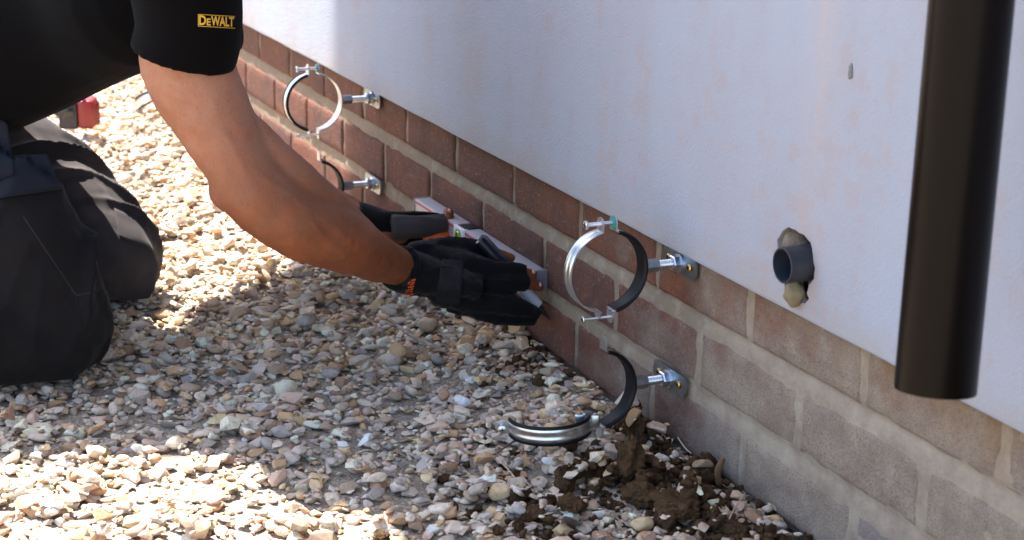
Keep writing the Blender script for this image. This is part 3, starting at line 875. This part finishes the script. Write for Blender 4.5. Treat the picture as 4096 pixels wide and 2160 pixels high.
# right arm, seen from shoulder to wrist
armR = [(shR, .055, .055), (A(468, 20, 2.168), .055, .055), (A(472, 160, 2.195), .0575, .0595), (A(537, 300, 2.215), .0545, .0515), (A(600, 410, 2.225), .050, .046),
        (A(652, 490, 2.235), .052, .047), (A(745, 560, 2.26), .053, .046), (A(850, 602, 2.30), .0475, .042), (A(930, 640, 2.36), .038, .034), (A(1000, 671, 2.42), .0305, .026),
        (A(1040, 690, 2.44), .034, .022)]
tube_bm(bm, armR, seg=26, n=6)
tube_bm(bm, [(A(610, 300, 2.222), .018), (A(668, 378, 2.235), .026), (A(750, 472, 2.262), .034), (A(855, 560, 2.315), .031), (A(930, 618, 2.365), .024)], seg=20, n=5)
tube_bm(bm, [(A(625, 455, 2.235), .042, .042), (A(598, 468, 2.235), .038, .038)], seg=16, n=2)
tube_bm(bm, [(A(1010, 676, 2.43), .032, .022), (A(1090, 700, 2.452), .043, .020), (A(1165, 715, 2.465), .044, .017)], seg=20, n=4)
for k, l in fingR.items(): chain(bm, l)
# left arm
tube_bm(bm, [(shL, .060), (A(490, 190, 2.74), .048), (elL, .040), (A(765, 505, 2.84), .042), (A(842, 532, 2.81), .036), (wrL, .027)], seg=22, n=6)
tube_bm(bm, [(wrL, .028, .02), (A(960, 575, 2.79), .036, .018), (A(1000, 585, 2.80), .034, .017)], seg=18, n=4)
for k, l in fingL.items(): chain(bm, l)
# trunk, neck, head
tube_bm(bm, [(pel+Vector((0, -.02, .02)), .17, .13), (pel.lerp(chest, .4)+Vector((0, -.02, .02)), .145, .115), (pel.lerp(chest, .8), .17, .12), (chest+Vector((.0, .05, .05)), .14, .09)], seg=30, n=6, up=Vector((0, -.3, 1)))
tube_bm(bm, [(shL, .06), (chest+Vector((0, 0, .06)), .07), (shR, .06)], seg=20, n=5)
nk = chest+Vector((.0, .05, .10)); hd_ = nk+Vector((.02, .09, .145))
tube_bm(bm, [(chest+Vector((0, .02, .03)), .062), (nk, .056), (nk+Vector((.01, .05, .06)), .054)], seg=20, n=5)
fc = Vector((.15, .80, -.58)).normalized(); upv = Vector((.02, .58, .81)).normalized()
hdm = bmesh.new(); bmesh.ops.create_icosphere(hdm, subdivisions=4, radius=1)
sidev = fc.cross(upv).normalized(); upv = sidev.cross(fc)
for v in hdm.verts:
    x, y, z = v.co     # x side, y face, z up
    w1 = 1-.22*max(-z, 0)
    px, py, pz = x*.077*w1, y*.098, z*.118
    if y > 0: py += .016*exp(-((z+.18)**2/.03+x**2/.02))           # nose
    if y > 0: py -= .009*exp(-((z-.06)**2/.012+(abs(x)-.38)**2/.03))     # eye sockets
    if y > 0: py += .007*exp(-((z+.52)**2/.008+x**2/.06))           # lips
    if y > 0: py += .010*exp(-((z+.85)**2/.03+x**2/.08))            # chin
    v.co = hd_+sidev*px+fc*py+upv*pz
hme = frombm(hdm, "h"); bm.from_mesh(hme)
for s in (-1, 1):
    e0 = hd_+sidev*(s*.078)-fc*.008
    tube_bm(bm, [(e0-upv*.022, .008, .005), (e0+sidev*(s*.012), .010, .005), (e0+upv*.026+sidev*(s*.008), .011, .005)], seg=12, n=3)
# legs
for hp, kn, off in ((hipN, knN, 0), (hipF, knF, 0)):
    an = Vector((hp.x-.02, hp.y-.10, .06)); 
    tube_bm(bm, [(hp, .082), (hp.lerp(kn, .5), .070), (kn+Vector((-.03, -.05, .012)), .052)], seg=20, n=5)
    tube_bm(bm, [(kn+Vector((-.03, -.05, .0)), .050), (kn.lerp(an, .45)+Vector((0, 0, .0)), .052), (an, .036), (an+Vector((-.02, -.10, -.005)), .034)], seg=18, n=5)
body = remesh(bm, .0034, 3, "person")
sags = {}
def skin_fn(p, n):
    d = 0
    # forearm muscle and wrist tendons: soft long forms
    d += .0012*noise.noise(p*26)+.0005*noise.noise(p*70)
    return d
bb = BVHTree.FromPolygons([v.co[:] for v in body.vertices], [p.vertices[:] for p in body.polygons])
veins = []
for path in ([(640, 420), (700, 470), (770, 520), (850, 580), (930, 640), (985, 670)], [(560, 330), (600, 400), (630, 470), (700, 560), (790, 610)], [(770, 520), (810, 590), (870, 640), (940, 660)]):
    for a, b in zip(path, path[1:]):
        for t in (0, .2, .4, .6, .8):
            u, v = a[0]*(1-t)+b[0]*t, a[1]*(1-t)+b[1]*t
            u += 9*noise.noise(Vector((u*.02, v*.02, 1))); v += 9*noise.noise(Vector((u*.02, v*.02, 6)))
            h = bb.ray_cast(CAMP, (A(u, v, 1)-CAMP).normalized())
            if h[0] is not None: veins.append(h[0])
from mathutils.kdtree import KDTree
kd = KDTree(len(veins))
for k, q in enumerate(veins): kd.insert(q, k)
kd.balance()
def skin_fn2(p, n):
    d = kd.find(p)[2]
    return skin_fn(p, n)*1.5+.0013*exp(-(d/.0045)**2)
displace(body, skin_fn2)
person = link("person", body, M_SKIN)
tag(person, "person kneeling in black short-sleeved top, dark work trousers and black gloves, marking the wall", "person")
# eyes, hair
for s in (-1, 1):
    bm = bmesh.new(); bmesh.ops.create_uvsphere(bm, u_segments=16, v_segments=10, radius=.0115)
    for v in bm.verts: v.co += hd_+sidev*(s*.030)+fc*.079+upv*.006
    link("eye", frombm(bm, "eye"), M_WHITE, person, True)
bm = bmesh.new(); bmesh.ops.create_icosphere(bm, subdivisions=4, radius=1)
for v in list(bm.verts):
    x, y, z = v.co
    if (y > .25 and z < .55) or z < -.55: bm.verts.remove(v)
for v in bm.verts:
    x, y, z = v.co; k = 1.07+.03*noise.noise(v.co*9)
    v.co = hd_+sidev*(x*.079*k)+fc*(y*.098*k)+upv*(z*.118*k)
link("hair", frombm(bm, "hair"), M_HAIR, person, True)
# fingernails on the visible tips
for (u, v, d) in ((1342, 684, 2.499), (1358, 716, 2.503), (1131, 530, 2.798)):
    c = A(u, v, d)
    link("fingernail", frombm(lump(c, .0046, 2, .05, 2, (1, .6, .7)), "fingernail"), M_NAIL, person, True)

# black top
bm = bmesh.new()
tube_bm(bm, [(A(462, -110, 2.147), .080, .076), (A(466, -70, 2.154), .079, .073), (A(470, -20, 2.162), .076, .069), (A(474, 70, 2.178), .0730, .0655), (A(462, 140, 2.192), .0720, .0660)], seg=40, n=8, caps='flat')
tube_bm(bm, [(shL+Vector((0, 0, .01)), .082), (A(480, 40, 2.74), .072), (A(505, 120, 2.73), .066)], seg=28, n=6, caps='flat')
tube_bm(bm, [(pel+Vector((.02, -.05, .075)), .19, .15), (pel.lerp(chest, .35)+Vector((0.02, 0, .05)), .175, .145), (pel.lerp(chest, .7)+Vector((0.03, .0, .02)), .175, .140), (chest+Vector((0, .05, .02)), .165, .125), (chest+Vector((0, .08, .09)), .09, .07)], seg=36, n=7, up=Vector((0, -.3, 1)))
tube_bm(bm, [(shL, .085), (chest+Vector((0, .02, .06)), .095), (shR+Vector((-.03, 0, 0)), .088)], seg=28, n=6)
# cloth hanging below the chest towards the viewer
tube_bm(bm, [(A(-80, 130, 2.46), .14, .13), (A(80, 70, 2.42), .125, .120), (A(225, 20, 2.36), .11, .108), (A(330, -10, 2.28), .10, .098)], seg=28, n=6)
shirt = remesh(bm, .0042, 3, "shirt")
def shirt_fn(p, n):
    d = .0022*noise.noise(Vector((p.x*14, p.y*9, p.z*22)))+.003*noise.noise(p*7)
    return d
displace(shirt, shirt_fn)
shirt_o = link("shirt", shirt, M_SHIRT, person)
shirt_o['label'] = "black short-sleeved work top"
# printed name on the sleeve
dg = bpy.context.evaluated_depsgraph_get(); dg.update()
bvh = BVHTree.FromPolygons([v.co[:] for v in shirt.vertices], [p.vertices[:] for p in shirt.polygons])
def print_on(bm, u0, v0, pxw, pxh, bvh, dep, lift=.0006):
    """lay flat print (unit coords) on a cloth surface"""
    mx = [min(v.co[i] for v in bm.verts) for i in (0, 1)]; Mx = [max(v.co[i] for v in bm.verts) for i in (0, 1)]
    bad = []
    for v in bm.verts:
        a = (v.co.x-mx[0])/(Mx[0]-mx[0]); b = (v.co.y-mx[1])/(Mx[1]-mx[1])
        p = A(u0+pxw*a, v0-pxh*b+pxw*a*.06, dep)
        d = (p-CAMP).normalized(); h = bvh.ray_cast(CAMP, d)
        if h[0] is None: bad.append(v); v.co = p
        else: v.co = h[0]+h[1]*lift-d*.0004
    return bad
def text_bm(body_, size=1, bold=.02, cuts=3):
    cu = bpy.data.curves.new("t", 'FONT'); cu.body = body_; cu.size = size; cu.offset = bold; cu.resolution_u = 3
    o = bpy.data.objects.new("tmp_t", cu); COL.objects.link(o)
    me = bpy.data.meshes.new_from_object(o.evaluated_get(bpy.context.evaluated_depsgraph_get()))
    bpy.data.objects.remove(o)
    bm = bmesh.new(); bm.from_mesh(me); bmesh.ops.triangulate(bm, faces=bm.faces)
    return bm
def lettering():
    bm = bmesh.new()
    def addt(s, x, w, h, y=0):
        t = text_bm(s, 1, .03)
        a = [min(v.co[i] for v in t.verts) for i in (0, 1)]; b = [max(v.co[i] for v in t.verts) for i in (0, 1)]
        for v in t.verts:
            v.co.x = x+(v.co.x-a[0])/(b[0]-a[0])*w; v.co.y = y+(v.co.y-a[1])/(b[1]-a[1])*h
        me = frombm(t, "t"); bm.from_mesh(me)
    addt("D", .03, .19, .80, .12); addt("E", .235, .11, .58, .12); addt("WALT", .355, .62, .80, .12)
    for y in (0, .955):
        n = 12
        for k in range(n):
            x0, x1 = k/n, (k+1)/n
            bm.faces.new([bm.verts.new(q) for q in ((x0, y, 0), (x1, y, 0), (x1, y+.045, 0), (x0, y+.045, 0))])
    bm.faces.new([bm.verts.new(q) for q in ((0, 0, 0), (.018, 0, 0), (.018, 1, 0), (0, 1, 0))])
    bmesh.ops.subdivide_edges(bm, edges=[e for e in bm.edges if e.calc_length() > .08], cuts=2, use_grid_fill=False)
    bmesh.ops.triangulate(bm, faces=bm.faces)
    return bm
bm = lettering(); print_on(bm, 498, 66, 92, 31, bvh, 2.25)
bmesh.ops.recalc_face_normals(bm, faces=bm.faces)
lt = link("sleeve_lettering", frombm(bm, "sleeve_lettering"), M_YELL, shirt_o); lt['label'] = "yellow lettering on the sleeve"

# trousers
def leg_bm(bm, hp, kn, rh, rk, foot):
    an = Vector((hp.x-.04, hp.y-.14, .065))
    tube_bm(bm, [(hp+Vector((0, -.02, .01)), rh*1.05), (hp.lerp(kn, .35)+Vector((0, 0, .014)), rh), (hp.lerp(kn, .7)+Vector((0, 0, .012)), (rh+rk)/2), (kn+Vector((-.008, -.028, .002)), rk)], seg=30, n=7)
    tube_bm(bm, [(kn+Vector((-.008, -.026, -.004)), rk*.93), (kn.lerp(an, .35)+Vector((0, 0, -.002)), rk*.92), (kn.lerp(an, .75), .06), (an, .055)], seg=26, n=6)
    return an
GROUND = 0.004
def cloth(me, axis0, axis1, amp, wl, seed, skew):
    ax = (axis1-axis0); L_ = ax.length; ax.normalize()
    sd = ax.cross(Vector((0, 0, 1))).normalized()
    def fn(p, n):
        q = p-axis0; t = q.dot(ax); s = q.dot(sd)
        wv = noise.noise(p*4.2+Vector((seed, 0, 0)))*4.5+noise.noise(p*11+Vector((seed, 5, 0)))*1.1
        ph = (t+s*skew)/wl*2*pi+wv
        ridge = (1-abs(sin(ph*.5)))**1.8
        m = .35+1.3*noise.noise(p*7.5+Vector((0, seed, 0)))
        d = amp*(ridge-.3)*min(max(m, .06), .9)
        rdg = 1-abs(noise.noise(Vector((p.x*9, p.y*13, p.z*6+seed)))*2.2)
        d += .0034*max(rdg, 0)**2+.0022*noise.noise(Vector((p.x*22, p.y*30, p.z*30+seed)))+.0008*noise.noise(p*70)
        return d
    displace(me, fn)
    for v in me.vertices:
        if v.co.z < GROUND: v.co.z = GROUND+(v.co.z-GROUND)*.15
    me.update()
bm = bmesh.new(); anF = leg_bm(bm, hipF+Vector((0, .02, .0)), knF, .098, .078, 0)
tube_bm(bm, [(hipN, .12), (hipF, .12)], seg=26, n=5)
legF = remesh(bm, .0040, 4, "trousers"); cloth(legF, hipF, knF, .026, .082, 6.0, .9)
tr_o = link("trousers", legF, M_TROUSUN, person); tr_o['label'] = "dark work trousers, far leg lighter with sunlight put into its colour"
bm = bmesh.new(); leg_bm(bm, hipN, knN, .105, .088, 0)
tube_bm(bm, [(hipN+Vector((0, 0, -.02)), .11), (A(-40, 560, 2.42), .105), (A(60, 690, 2.40), .10), (A(120, 790, 2.40), .09)], seg=30, n=6)
tube_bm(bm, [(A(140, 850, 2.385), .062), (A(-60, 860, 2.33), .060), (A(-280, 880, 2.27), .056)], seg=26, n=6)
legN = remesh(bm, .0040, 4, "trouser_leg"); cloth(legN, hipN, knN, .022, .085, 8.0, -.7)
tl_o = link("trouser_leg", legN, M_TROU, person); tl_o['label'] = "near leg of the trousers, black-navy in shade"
def seam_on(me, path, rad, lift, m, name, par):
    b = BVHTree.FromPolygons([v.co[:] for v in me.vertices], [p.vertices[:] for p in me.polygons])
    P = []
    for a, c in zip(path, path[1:]):
        for t in (0, .25, .5, .75):
            h = b.ray_cast(CAMP, (A(a[0]*(1-t)+c[0]*t, a[1]*(1-t)+c[1]*t, 1)-CAMP).normalized())
            if h[0] is not None: P.append((h[0]+h[1]*lift, rad))
    bm = bmesh.new(); tube_bm(bm, P, seg=8, n=2); bmesh.ops.recalc_face_normals(bm, faces=bm.faces)
    return link(name, frombm(bm, name), m, par, True)
def sheet_on(me, quad, nu, nv, th, lift, m, name, par, wob=.001):
    """a sewn-on cloth piece following the surface of me; quad = four view points"""
    b = BVHTree.FromPolygons([v.co[:] for v in me.vertices], [p.vertices[:] for p in me.polygons])
    V, F = [], []
    for s in (0, 1):
        for j in range(nv+1):
            for i in range(nu+1):
                a, c = i/nu, j/nv
                u = (quad[0][0]*(1-a)+quad[1][0]*a)*(1-c)+(quad[3][0]*(1-a)+quad[2][0]*a)*c
                v = (quad[0][1]*(1-a)+quad[1][1]*a)*(1-c)+(quad[3][1]*(1-a)+quad[2][1]*a)*c
                p = A(u, v, 1.0); d = (p-CAMP).normalized(); h = b.ray_cast(CAMP, d)
                q = (h[0] if h[0] is not None else A(u, v, 2.4))
                nrm = -d
                q = q+nrm*(lift+wob*noise.noise(Vector((u*.02, v*.02, 3)))+(th if s else 0)*(1 if True else 0))
                V.append(tuple(q))
    W_ = nu+1; o2 = W_*(nv+1)
    for j in range(nv):
        for i in range(nu):
            k = j*W_+i
            F.append((o2+k, o2+k+1, o2+k+W_+1, o2+k+W_)); F.append((k, k+W_, k+W_+1, k+1))
    for i in range(nu):
        F.append((i, i+1, o2+i+1, o2+i)); k = nv*W_+i; F.append((k+1, k, o2+k, o2+k+1))
    for j in range(nv):
        k = j*W_; F.append((k+W_, k, o2+k, o2+k+W_)); k = j*W_+nu; F.append((k, k+W_, o2+k+W_, o2+k))
    me2 = bpy.data.meshes.new(name); me2.from_pydata(V, [], F); me2.update()
    bm = bmesh.new(); bm.from_mesh(me2); bmesh.ops.smooth_vert(bm, verts=bm.verts, factor=.5, use_axis_x=True, use_axis_y=True, use_axis_z=True)
    bmesh.ops.recalc_face_normals(bm, faces=bm.faces); bm.to_mesh(me2); bm.free()
    return link(name, me2, m, par, True)
sheet_on(legN, [(-40, 395), (120, 385), (158, 478), (-40, 505)], 16, 8, .004, .004, M_FLAP, "pocket_flap", tl_o)
sheet_on(legN, [(-40, 270), (20, 310), (38, 440), (-40, 470)], 8, 10, .004, .007, M_FLAP, "tool_pouch", tl_o)
sheet_on(legF, [(285, 520), (372, 560), (392, 640), (300, 600)], 14, 6, .002, .0008, M_TROUSUN, "knee_pocket", tr_o, .002)
M_THREAD = mat("seam_thread", (.0115, .0105, .0115), .95)
seam_on(legN, [(60, 545), (110, 620), (160, 695), (192, 742), (235, 735), (268, 715)], .0016, -.0006, M_THREAD, "seam", tl_o)
seam_on(legN, [(192, 742), (200, 800), (215, 860)], .0014, -.0006, M_TROU, "seam", tl_o)
# boots behind
for hp in (hipN, hipF):
    a = Vector((hp.x-.04, hp.y-.16, .05))
    bm = bmesh.new(); tube_bm(bm, [(a, .05), (a+Vector((-.02, -.09, -.002)), .044), (a+Vector((-.03, -.16, -.012)), .034)], seg=20, n=4)
    link("boot", frombm(bm, "boot"), M_BOOT, person, True)

# gloves
bm = bmesh.new()
tube_bm(bm, [(A(1003, 672, 2.42), .0365, .031), (A(1030, 684, 2.435), .038, .031), (A(1085, 698, 2.452), .050, .027), (A(1150, 712, 2.462), .054, .023), (A(1200, 722, 2.468), .051, .020)], seg=30, n=6, caps='flat')
for k, up_ in (('index', .80), ('middle', .74), ('thumb', .72), ('ring', 1), ('little', 1)):
    chain(bm, fingR[k], .0034, upto=up_, seg=14, caps='flat' if up_ < 1 else 'round')
    u_, v_, d_, r_ = fingR[k][0]; tube_bm(bm, [(A(u_-10, v_, d_), r_+.006), (A(u_+14, v_, d_), r_+.006)], seg=14, n=1)
tube_bm(bm, [(A(1110, 735, 2.46), .036, .020), (A(1200, 752, 2.468), .034, .018), (A(1280, 765, 2.48), .027, .015), (A(1340, 786, 2.51), .012, .010)], seg=16, n=4)
tube_bm(bm, [(A(1090, 650, 2.475), .028, .020), (A(1190, 668, 2.488), .026, .017), (A(1265, 690, 2.488), .015, .011)], seg=16, n=3)
gl = remesh(bm, .0030, 2, "glove")
gaxis = (A(1200, 722, 2.468)-A(1003, 672, 2.42)).normalized(); g0 = A(1003, 672, 2.42)
def gl_fn(p, n):
    t = (p-g0).dot(gaxis)
    rib = 0
    if .035 < t < .115: rib = .0006*sin(t/.0125*2*pi)       # pleated panels over the back
    if t < .012: rib += .0016
    if .020 < t < .026: rib -= .0015
    return rib+.0022*max(1-abs(noise.noise(p*30)*2.5), 0)**3+.0012*noise.noise(p*28)+.0006*noise.noise(p*90)
displace(gl, gl_fn)
go = link("glove", gl, M_GLOVE, person); go['label'] = "black fabric glove on the near hand, holding a marker"
M_PANEL = mat("glove_panel", (.009, .009, .011), .75, spec=.2, bump=(500, .6, .0012))
sheet_on(gl, [(1006, 645), (1040, 636), (1030, 735), (1002, 712)], 6, 14, .0012, .0006, M_PANEL, "wrist_strap", go, .0004)
sheet_on(gl, [(1112, 650), (1168, 655), (1160, 770), (1092, 765)], 8, 14, .0014, .0006, M_PANEL, "knuckle_panel", go, .0012)
seam_on(gl, [(1180, 698), (1240, 702), (1305, 706)], .0011, 0, M_PANEL, "seam", go)
seam_on(gl, [(1180, 735), (1240, 742), (1300, 752)], .0011, 0, M_PANEL, "seam", go)
gb = BVHTree.FromPolygons([v.co[:] for v in gl.vertices], [p.vertices[:] for p in gl.polygons])
bm = bmesh.new()
# small orange badge with broken-up characters running down the cuff
bars = [(0, 0, 1, .10), (0, .10, .38, .24), (.5, .16, 1, .26), (0, .28, .9, .34), (.15, .38, 1, .50), (0, .54, .45, .66), (.55, .54, 1, .64), (.05, .68, 1, .76), (.2, .80, .85, .97), (.85, .86, 1.25, .93)]
for a, b, c, d in bars:
    bm.faces.new([bm.verts.new(q) for q in ((a, 1-b, 0), (c, 1-b, 0), (c, 1-d, 0), (a, 1-d, 0))])
bmesh.ops.subdivide_edges(bm, edges=bm.edges, cuts=1, use_grid_fill=True)
for v in bm.verts:
    u = 1017+18*v.co.x+11*v.co.y; vv = 749-44*v.co.y-4*v.co.x
    d = (A(u, vv, 1)-CAMP).normalized(); h = gb.ray_cast(CAMP, d)
    v.co = (h[0] if h[0] is not None else A(u, vv, 2.40))-d*.0007
bmesh.ops.recalc_face_normals(bm, faces=bm.faces)
link("glove_print", frombm(bm, "glove_print"), M_ORANGE, go)

bm = bmesh.new()
tube_bm(bm, [(A(893, 548, 2.775), .034, .026), (A(940, 560, 2.785), .037, .025), (A(1000, 575, 2.80), .036, .022)], seg=24, n=5, caps='flat')
for k in ('index', 'middle', 'ring', 'little'): chain(bm, fingL[k], .003, upto=.95, seg=12)
chain(bm, [(940, 555, 2.775, .018), (1000, 548, 2.775, .011), (1060, 543, 2.80, .0085), (1100, 546, 2.815, .008)], 0, seg=12)
gl2 = remesh(bm, .0034, 2, "glove"); displace(gl2, lambda p, n: .0018*noise.noise(p*30))
g2 = link("glove", gl2, M_GLOVE, person); g2['label'] = "black and grey glove on the far hand, pressing the level"
bm = bmesh.new(); chain(bm, [(985, 570, 2.755, .0195), (1040, 570, 2.765, .0185), (1085, 567, 2.785, .0165), (1118, 560, 2.80, .0145)], 0, seg=20, caps='flat')
th_ = remesh(bm, .0030, 3, "thumb_sleeve"); displace(th_, lambda p, n: .0012*noise.noise(p*30)+.0008*sin(p.x*420))
link("thumb_sleeve", th_, M_GLOVEG, g2)
bm = bmesh.new(); chain(bm, [(1075, 596, 2.785, .0085), (1105, 598, 2.79, .0095), (1136, 590, 2.80, .007)], 0, seg=12)
link("palm_lining", remesh(bm, .003, 2, "palm_lining"), M_ORANGE, g2)

# marker pen in the near hand
m0, m1 = A(1206, 604, 2.490), A(1384, 804, 2.535)
mk = empty("marker_pen", m0.lerp(m1, .5), "black marker pen with a pale band in the gloved hand, its tip on the brick", "pen")
def seg_tube(name, t0, t1, r0, r1, m, n=24):
    bm = bmesh.new(); tube_bm(bm, [(m0.lerp(m1, t0), r0), (m0.lerp(m1, t0+.04*(t1-t0)), r0*1.04), (m0.lerp(m1, t1), r1)], seg=n, n=1, caps='flat'); return fin(bm, name, m, mk)
seg_tube("cap", 0, .40, .0068, .0074, M_BLACKP)
seg_tube("barrel", .40, .615, .0068, .0068, M_BLACKP)
seg_tube("pale_band", .60, .82, .0092, .0092, mat("pale_label", (.55, .55, .60), .5))
seg_tube("nose", .80, .93, .0052, .0036, M_BLACKP)
seg_tube("tip", .93, 1, .0024, .0008, M_BLACKP)
dm = (m1-m0).normalized(); sdv = dm.cross(_f).normalized()
if sdv.dot(RR) < 0: sdv = -sdv
bm = bmesh.new()
c0 = m0.lerp(m1, .02)+sdv*.009-_f*.006; c1 = m0.lerp(m1, .36)+sdv*.0095-_f*.006
tube_bm(bm, [(m0.lerp(m1, .01)-_f*.004, .0014, .003), (c0, .0014, .003), (c1, .0014, .003)], seg=10, n=3); fin(bm, "clip", mat("clip_plastic", (.03, .035, .06), .25), mk)

# ------------------------------------------------------------------ power tool far behind
tc = A(203, 285, z=.05)
pt = empty("power_tool", (tc.x, tc.y, .02), "red and black cordless tool standing on the gravel behind the kneeling person", "power tool")
e1 = (RR-Vector((0, 0, RR.z))).normalized(); rot = Matrix((e1, Vector((0, 0, 1)).cross(e1), Vector((0, 0, 1)))).transposed()
def lb(dx, dy, dz): return Vector((tc.x, tc.y, 0))+e1*dx+rot @ Vector((0, dy, 0))+Vector((0, 0, dz))
bm = bmesh.new(); box_bm(bm, lb(.016, 0, .052), (.036, .055, .064), .008, rot, 3); hs = fin(bm, "housing", M_DRILLR, pt)
for k in range(4):
    bm = bmesh.new(); box_bm(bm, lb(.031+.0006*k, -.018+.012*k, .050), (.010, .0035, .050), .001, rot); fin(bm, "cooling_rib", M_DRILLR, hs)
bm = bmesh.new(); box_bm(bm, lb(-.022, 0, .050), (.042, .058, .062), .006, rot, 3); fin(bm, "battery_pack", M_BLACKP, pt)
bm = bmesh.new(); box_bm(bm, lb(-.022, -.0295, .056), (.026, .002, .020), .001, rot); fin(bm, "battery_latch", mat("glossy_black", (.02, .02, .02), .12), pt)
bm = bmesh.new(); tube_bm(bm, [(lb(.014, -.020, .083), .006), (lb(.014, -.0235, .079), .005)], seg=16, n=1, caps='flat'); fin(bm, "screw_cover", mat("dark_red", (.2, .01, .02), .4), hs)
bm = bmesh.new(); tube_bm(bm, [(lb(-.04, .0, .055), .018), (lb(-.075, .01, .075), .017), (lb(-.12, .02, .10), .020)], seg=18, n=4); fin(bm, "handle", M_BLACKP, pt)

# spare half clamp lying on the gravel, far behind
sp = A(362, 255, z=.012)
hc = empty("clamp_half", (sp.x, sp.y, .0), "loose black and steel clamp half lying on the gravel beside the upper arm", "pipe clamp")
Tm = Matrix.Translation(Vector((sp.x+.03, sp.y+.03, .028))) @ Matrix.Rotation(radians(35), 4, 'Z') @ Matrix.Rotation(radians(62), 4, 'Y')
bm = bmesh.new(); band_bm(bm, (0, 0, 0), RO, 100, 260, .024, .0014); bm.transform(Tm); hb = fin(bm, "band", M_ZINC, hc)
bm = bmesh.new(); liner_bm(bm, (0, 0, 0), RO, 104, 256, .024, .0014); bm.transform(Tm); fin(bm, "rubber_lining", M_RUBBER, hb, 50)

# ------------------------------------------------------------------ earth clod, twigs, straws, leaves
def clod(name, u, v, r, seed, sq, label, dz=0, y=None):
    p = A(u, v, z=.012) if y is None else A(u, v, y=y)
    zb = htop(p.x, p.y) if y is None else p.z
    bm = bmesh.new(); bmesh.ops.create_icosphere(bm, subdivisions=5, radius=1)
    for q in bm.verts:
        c = q.co.copy()
        d = 1+.42*noise.noise(c*1.6+Vector((seed, 0, 0)))+.16*noise.noise(c*4.5+Vector((seed, 3, 0)))+.10*noise.noise(c*11+Vector((seed, 3, 0)))+.06*noise.noise(c*24)
        q.co = Vector((c.x*sq[0], c.y*sq[1], c.z*sq[2]))*(r*d)+Vector((p.x, min(p.y, -.012), zb+r*sq[2]*.45+dz))
        if q.co.y > .002: q.co.y = .002
    return tag(link(name, frombm(bm, name), M_SOIL, None, True), label, "earth")
clod("soil_clod", 1588, 1165, .0195, 5, (.95, .8, 1.45), "tall brown clod of wet earth beside the open lower clamp")
clod("soil_clod", 1610, 1215, .021, 15, (1.2, .9, .55), "flat brown clod of earth just below the tall one")
clod("soil_clod", 1440, 1260, .014, 25, (1.3, 1, .6), "small dark clod among stones, furthest from the wall")
clod("soil_clod", 1700, 1270, .022, 35, (1.5, 1, .55), "wide low clod of dark earth beside the upright twig")
clod("soil_clod", 1330, 800, .018, 45, (1.3, .8, .8), "ochre lump of earth under the gloved hand with the pen")
clod("soil_clod", 1850, 1310, .016, 55, (1.5, .9, .5), "dark earth clod against the wall at the bottom of the view")
clod("soil_clod", 960, 1320, .009, 65, (1.3, 1, .8), "small clod lying where sun meets shade on the gravel")
def stick(name, pts, r, m, label, cat):
    bm = bmesh.new(); P = []
    for k, (u, v, z) in enumerate(pts):
        p = A(u, v, z=z); p.y = min(p.y, -.004); P.append((p, r*(1 if k % 2 else .85)))
    tube_bm(bm, P, seg=8, n=4)
    return tag(link(name, frombm(bm, name), m, None, True), label, cat)
stick("twig", [(1808, 1215, .006), (1806, 1185, .022), (1817, 1158, .036)], .0042, M_TWIG, "short brown twig standing upright near the wall", "twig")
stick("twig", [(1250, 1140, .014), (1290, 1112, .017), (1330, 1098, .017)], .0014, M_TWIG, "thin dark twig on the gravel beside the open clamp", "twig")
stick("twig", [(975, 800, .012), (1045, 850, .012), (1120, 880, .014)], .0028, M_LEAF, "pale grey stalk lying on shaded gravel below the glove", "twig")
stick("straw", [(1265, 1165, .016), (1290, 1195, .020), (1312, 1225, .018)], .0009, M_STRAW, "thin straw leaning among the earth left of the clods", "straw")
stick("straw", [(1875, 1240, .022), (1850, 1275, .018), (1835, 1305, .016)], .0009, M_STRAW, "pale straw beside the wall near the bottom edge", "straw")
stick("straw", [(1705, 1100, .024), (1722, 1125, .018), (1738, 1140, .014)], .0009, M_STRAW, "short straw between wall and the upright twig", "straw")
def leaf(u, v, s, seed, label):
    p = A(u, v, z=.016); bm = bmesh.new(); n, m = 10, 4; rows = []
    th = seed*1.7
    for i in range(n+1):
        t = i/n; wd = sin(pi*min(t*.96+.02, 1))*.32*s; row = []
        for j in range(m+1):
            q = (j/m-.5)*2
            lx, ly = (t-.5)*s, q*wd; lz = .25*s*(abs(q)**1.5)*sin(pi*t)+.12*s*sin(t*5+seed)
            row.append(bm.verts.new((p.x+lx*cos(th)-ly*sin(th), min(p.y+lx*sin(th)+ly*cos(th), -.003), htop(p.x, p.y)+.002+lz)))
        rows.append(row)
    for i in range(n):
        for j in range(m): bm.faces.new((rows[i][j], rows[i][j+1], rows[i+1][j+1], rows[i+1][j]))
    bmesh.ops.solidify(bm, geom=bm.faces[:], thickness=.0005)
    tag(link("dead_leaf", frombm(bm, "dead_leaf"), M_LEAF, None, True), label, "leaf")
leaf(1440, 1275, .030, 1.0, "curled pale leaf among dark earth below the open clamp")
leaf(1810, 1330, .034, 2.3, "pale torn leaf at the bottom edge near the wall")
leaf(1880, 1245, .022, 3.1, "small pale leaf fragment touching the wall foot")
leaf(330, 1345, .020, 4.0, "dry leaf fragment on the sunlit gravel in front")
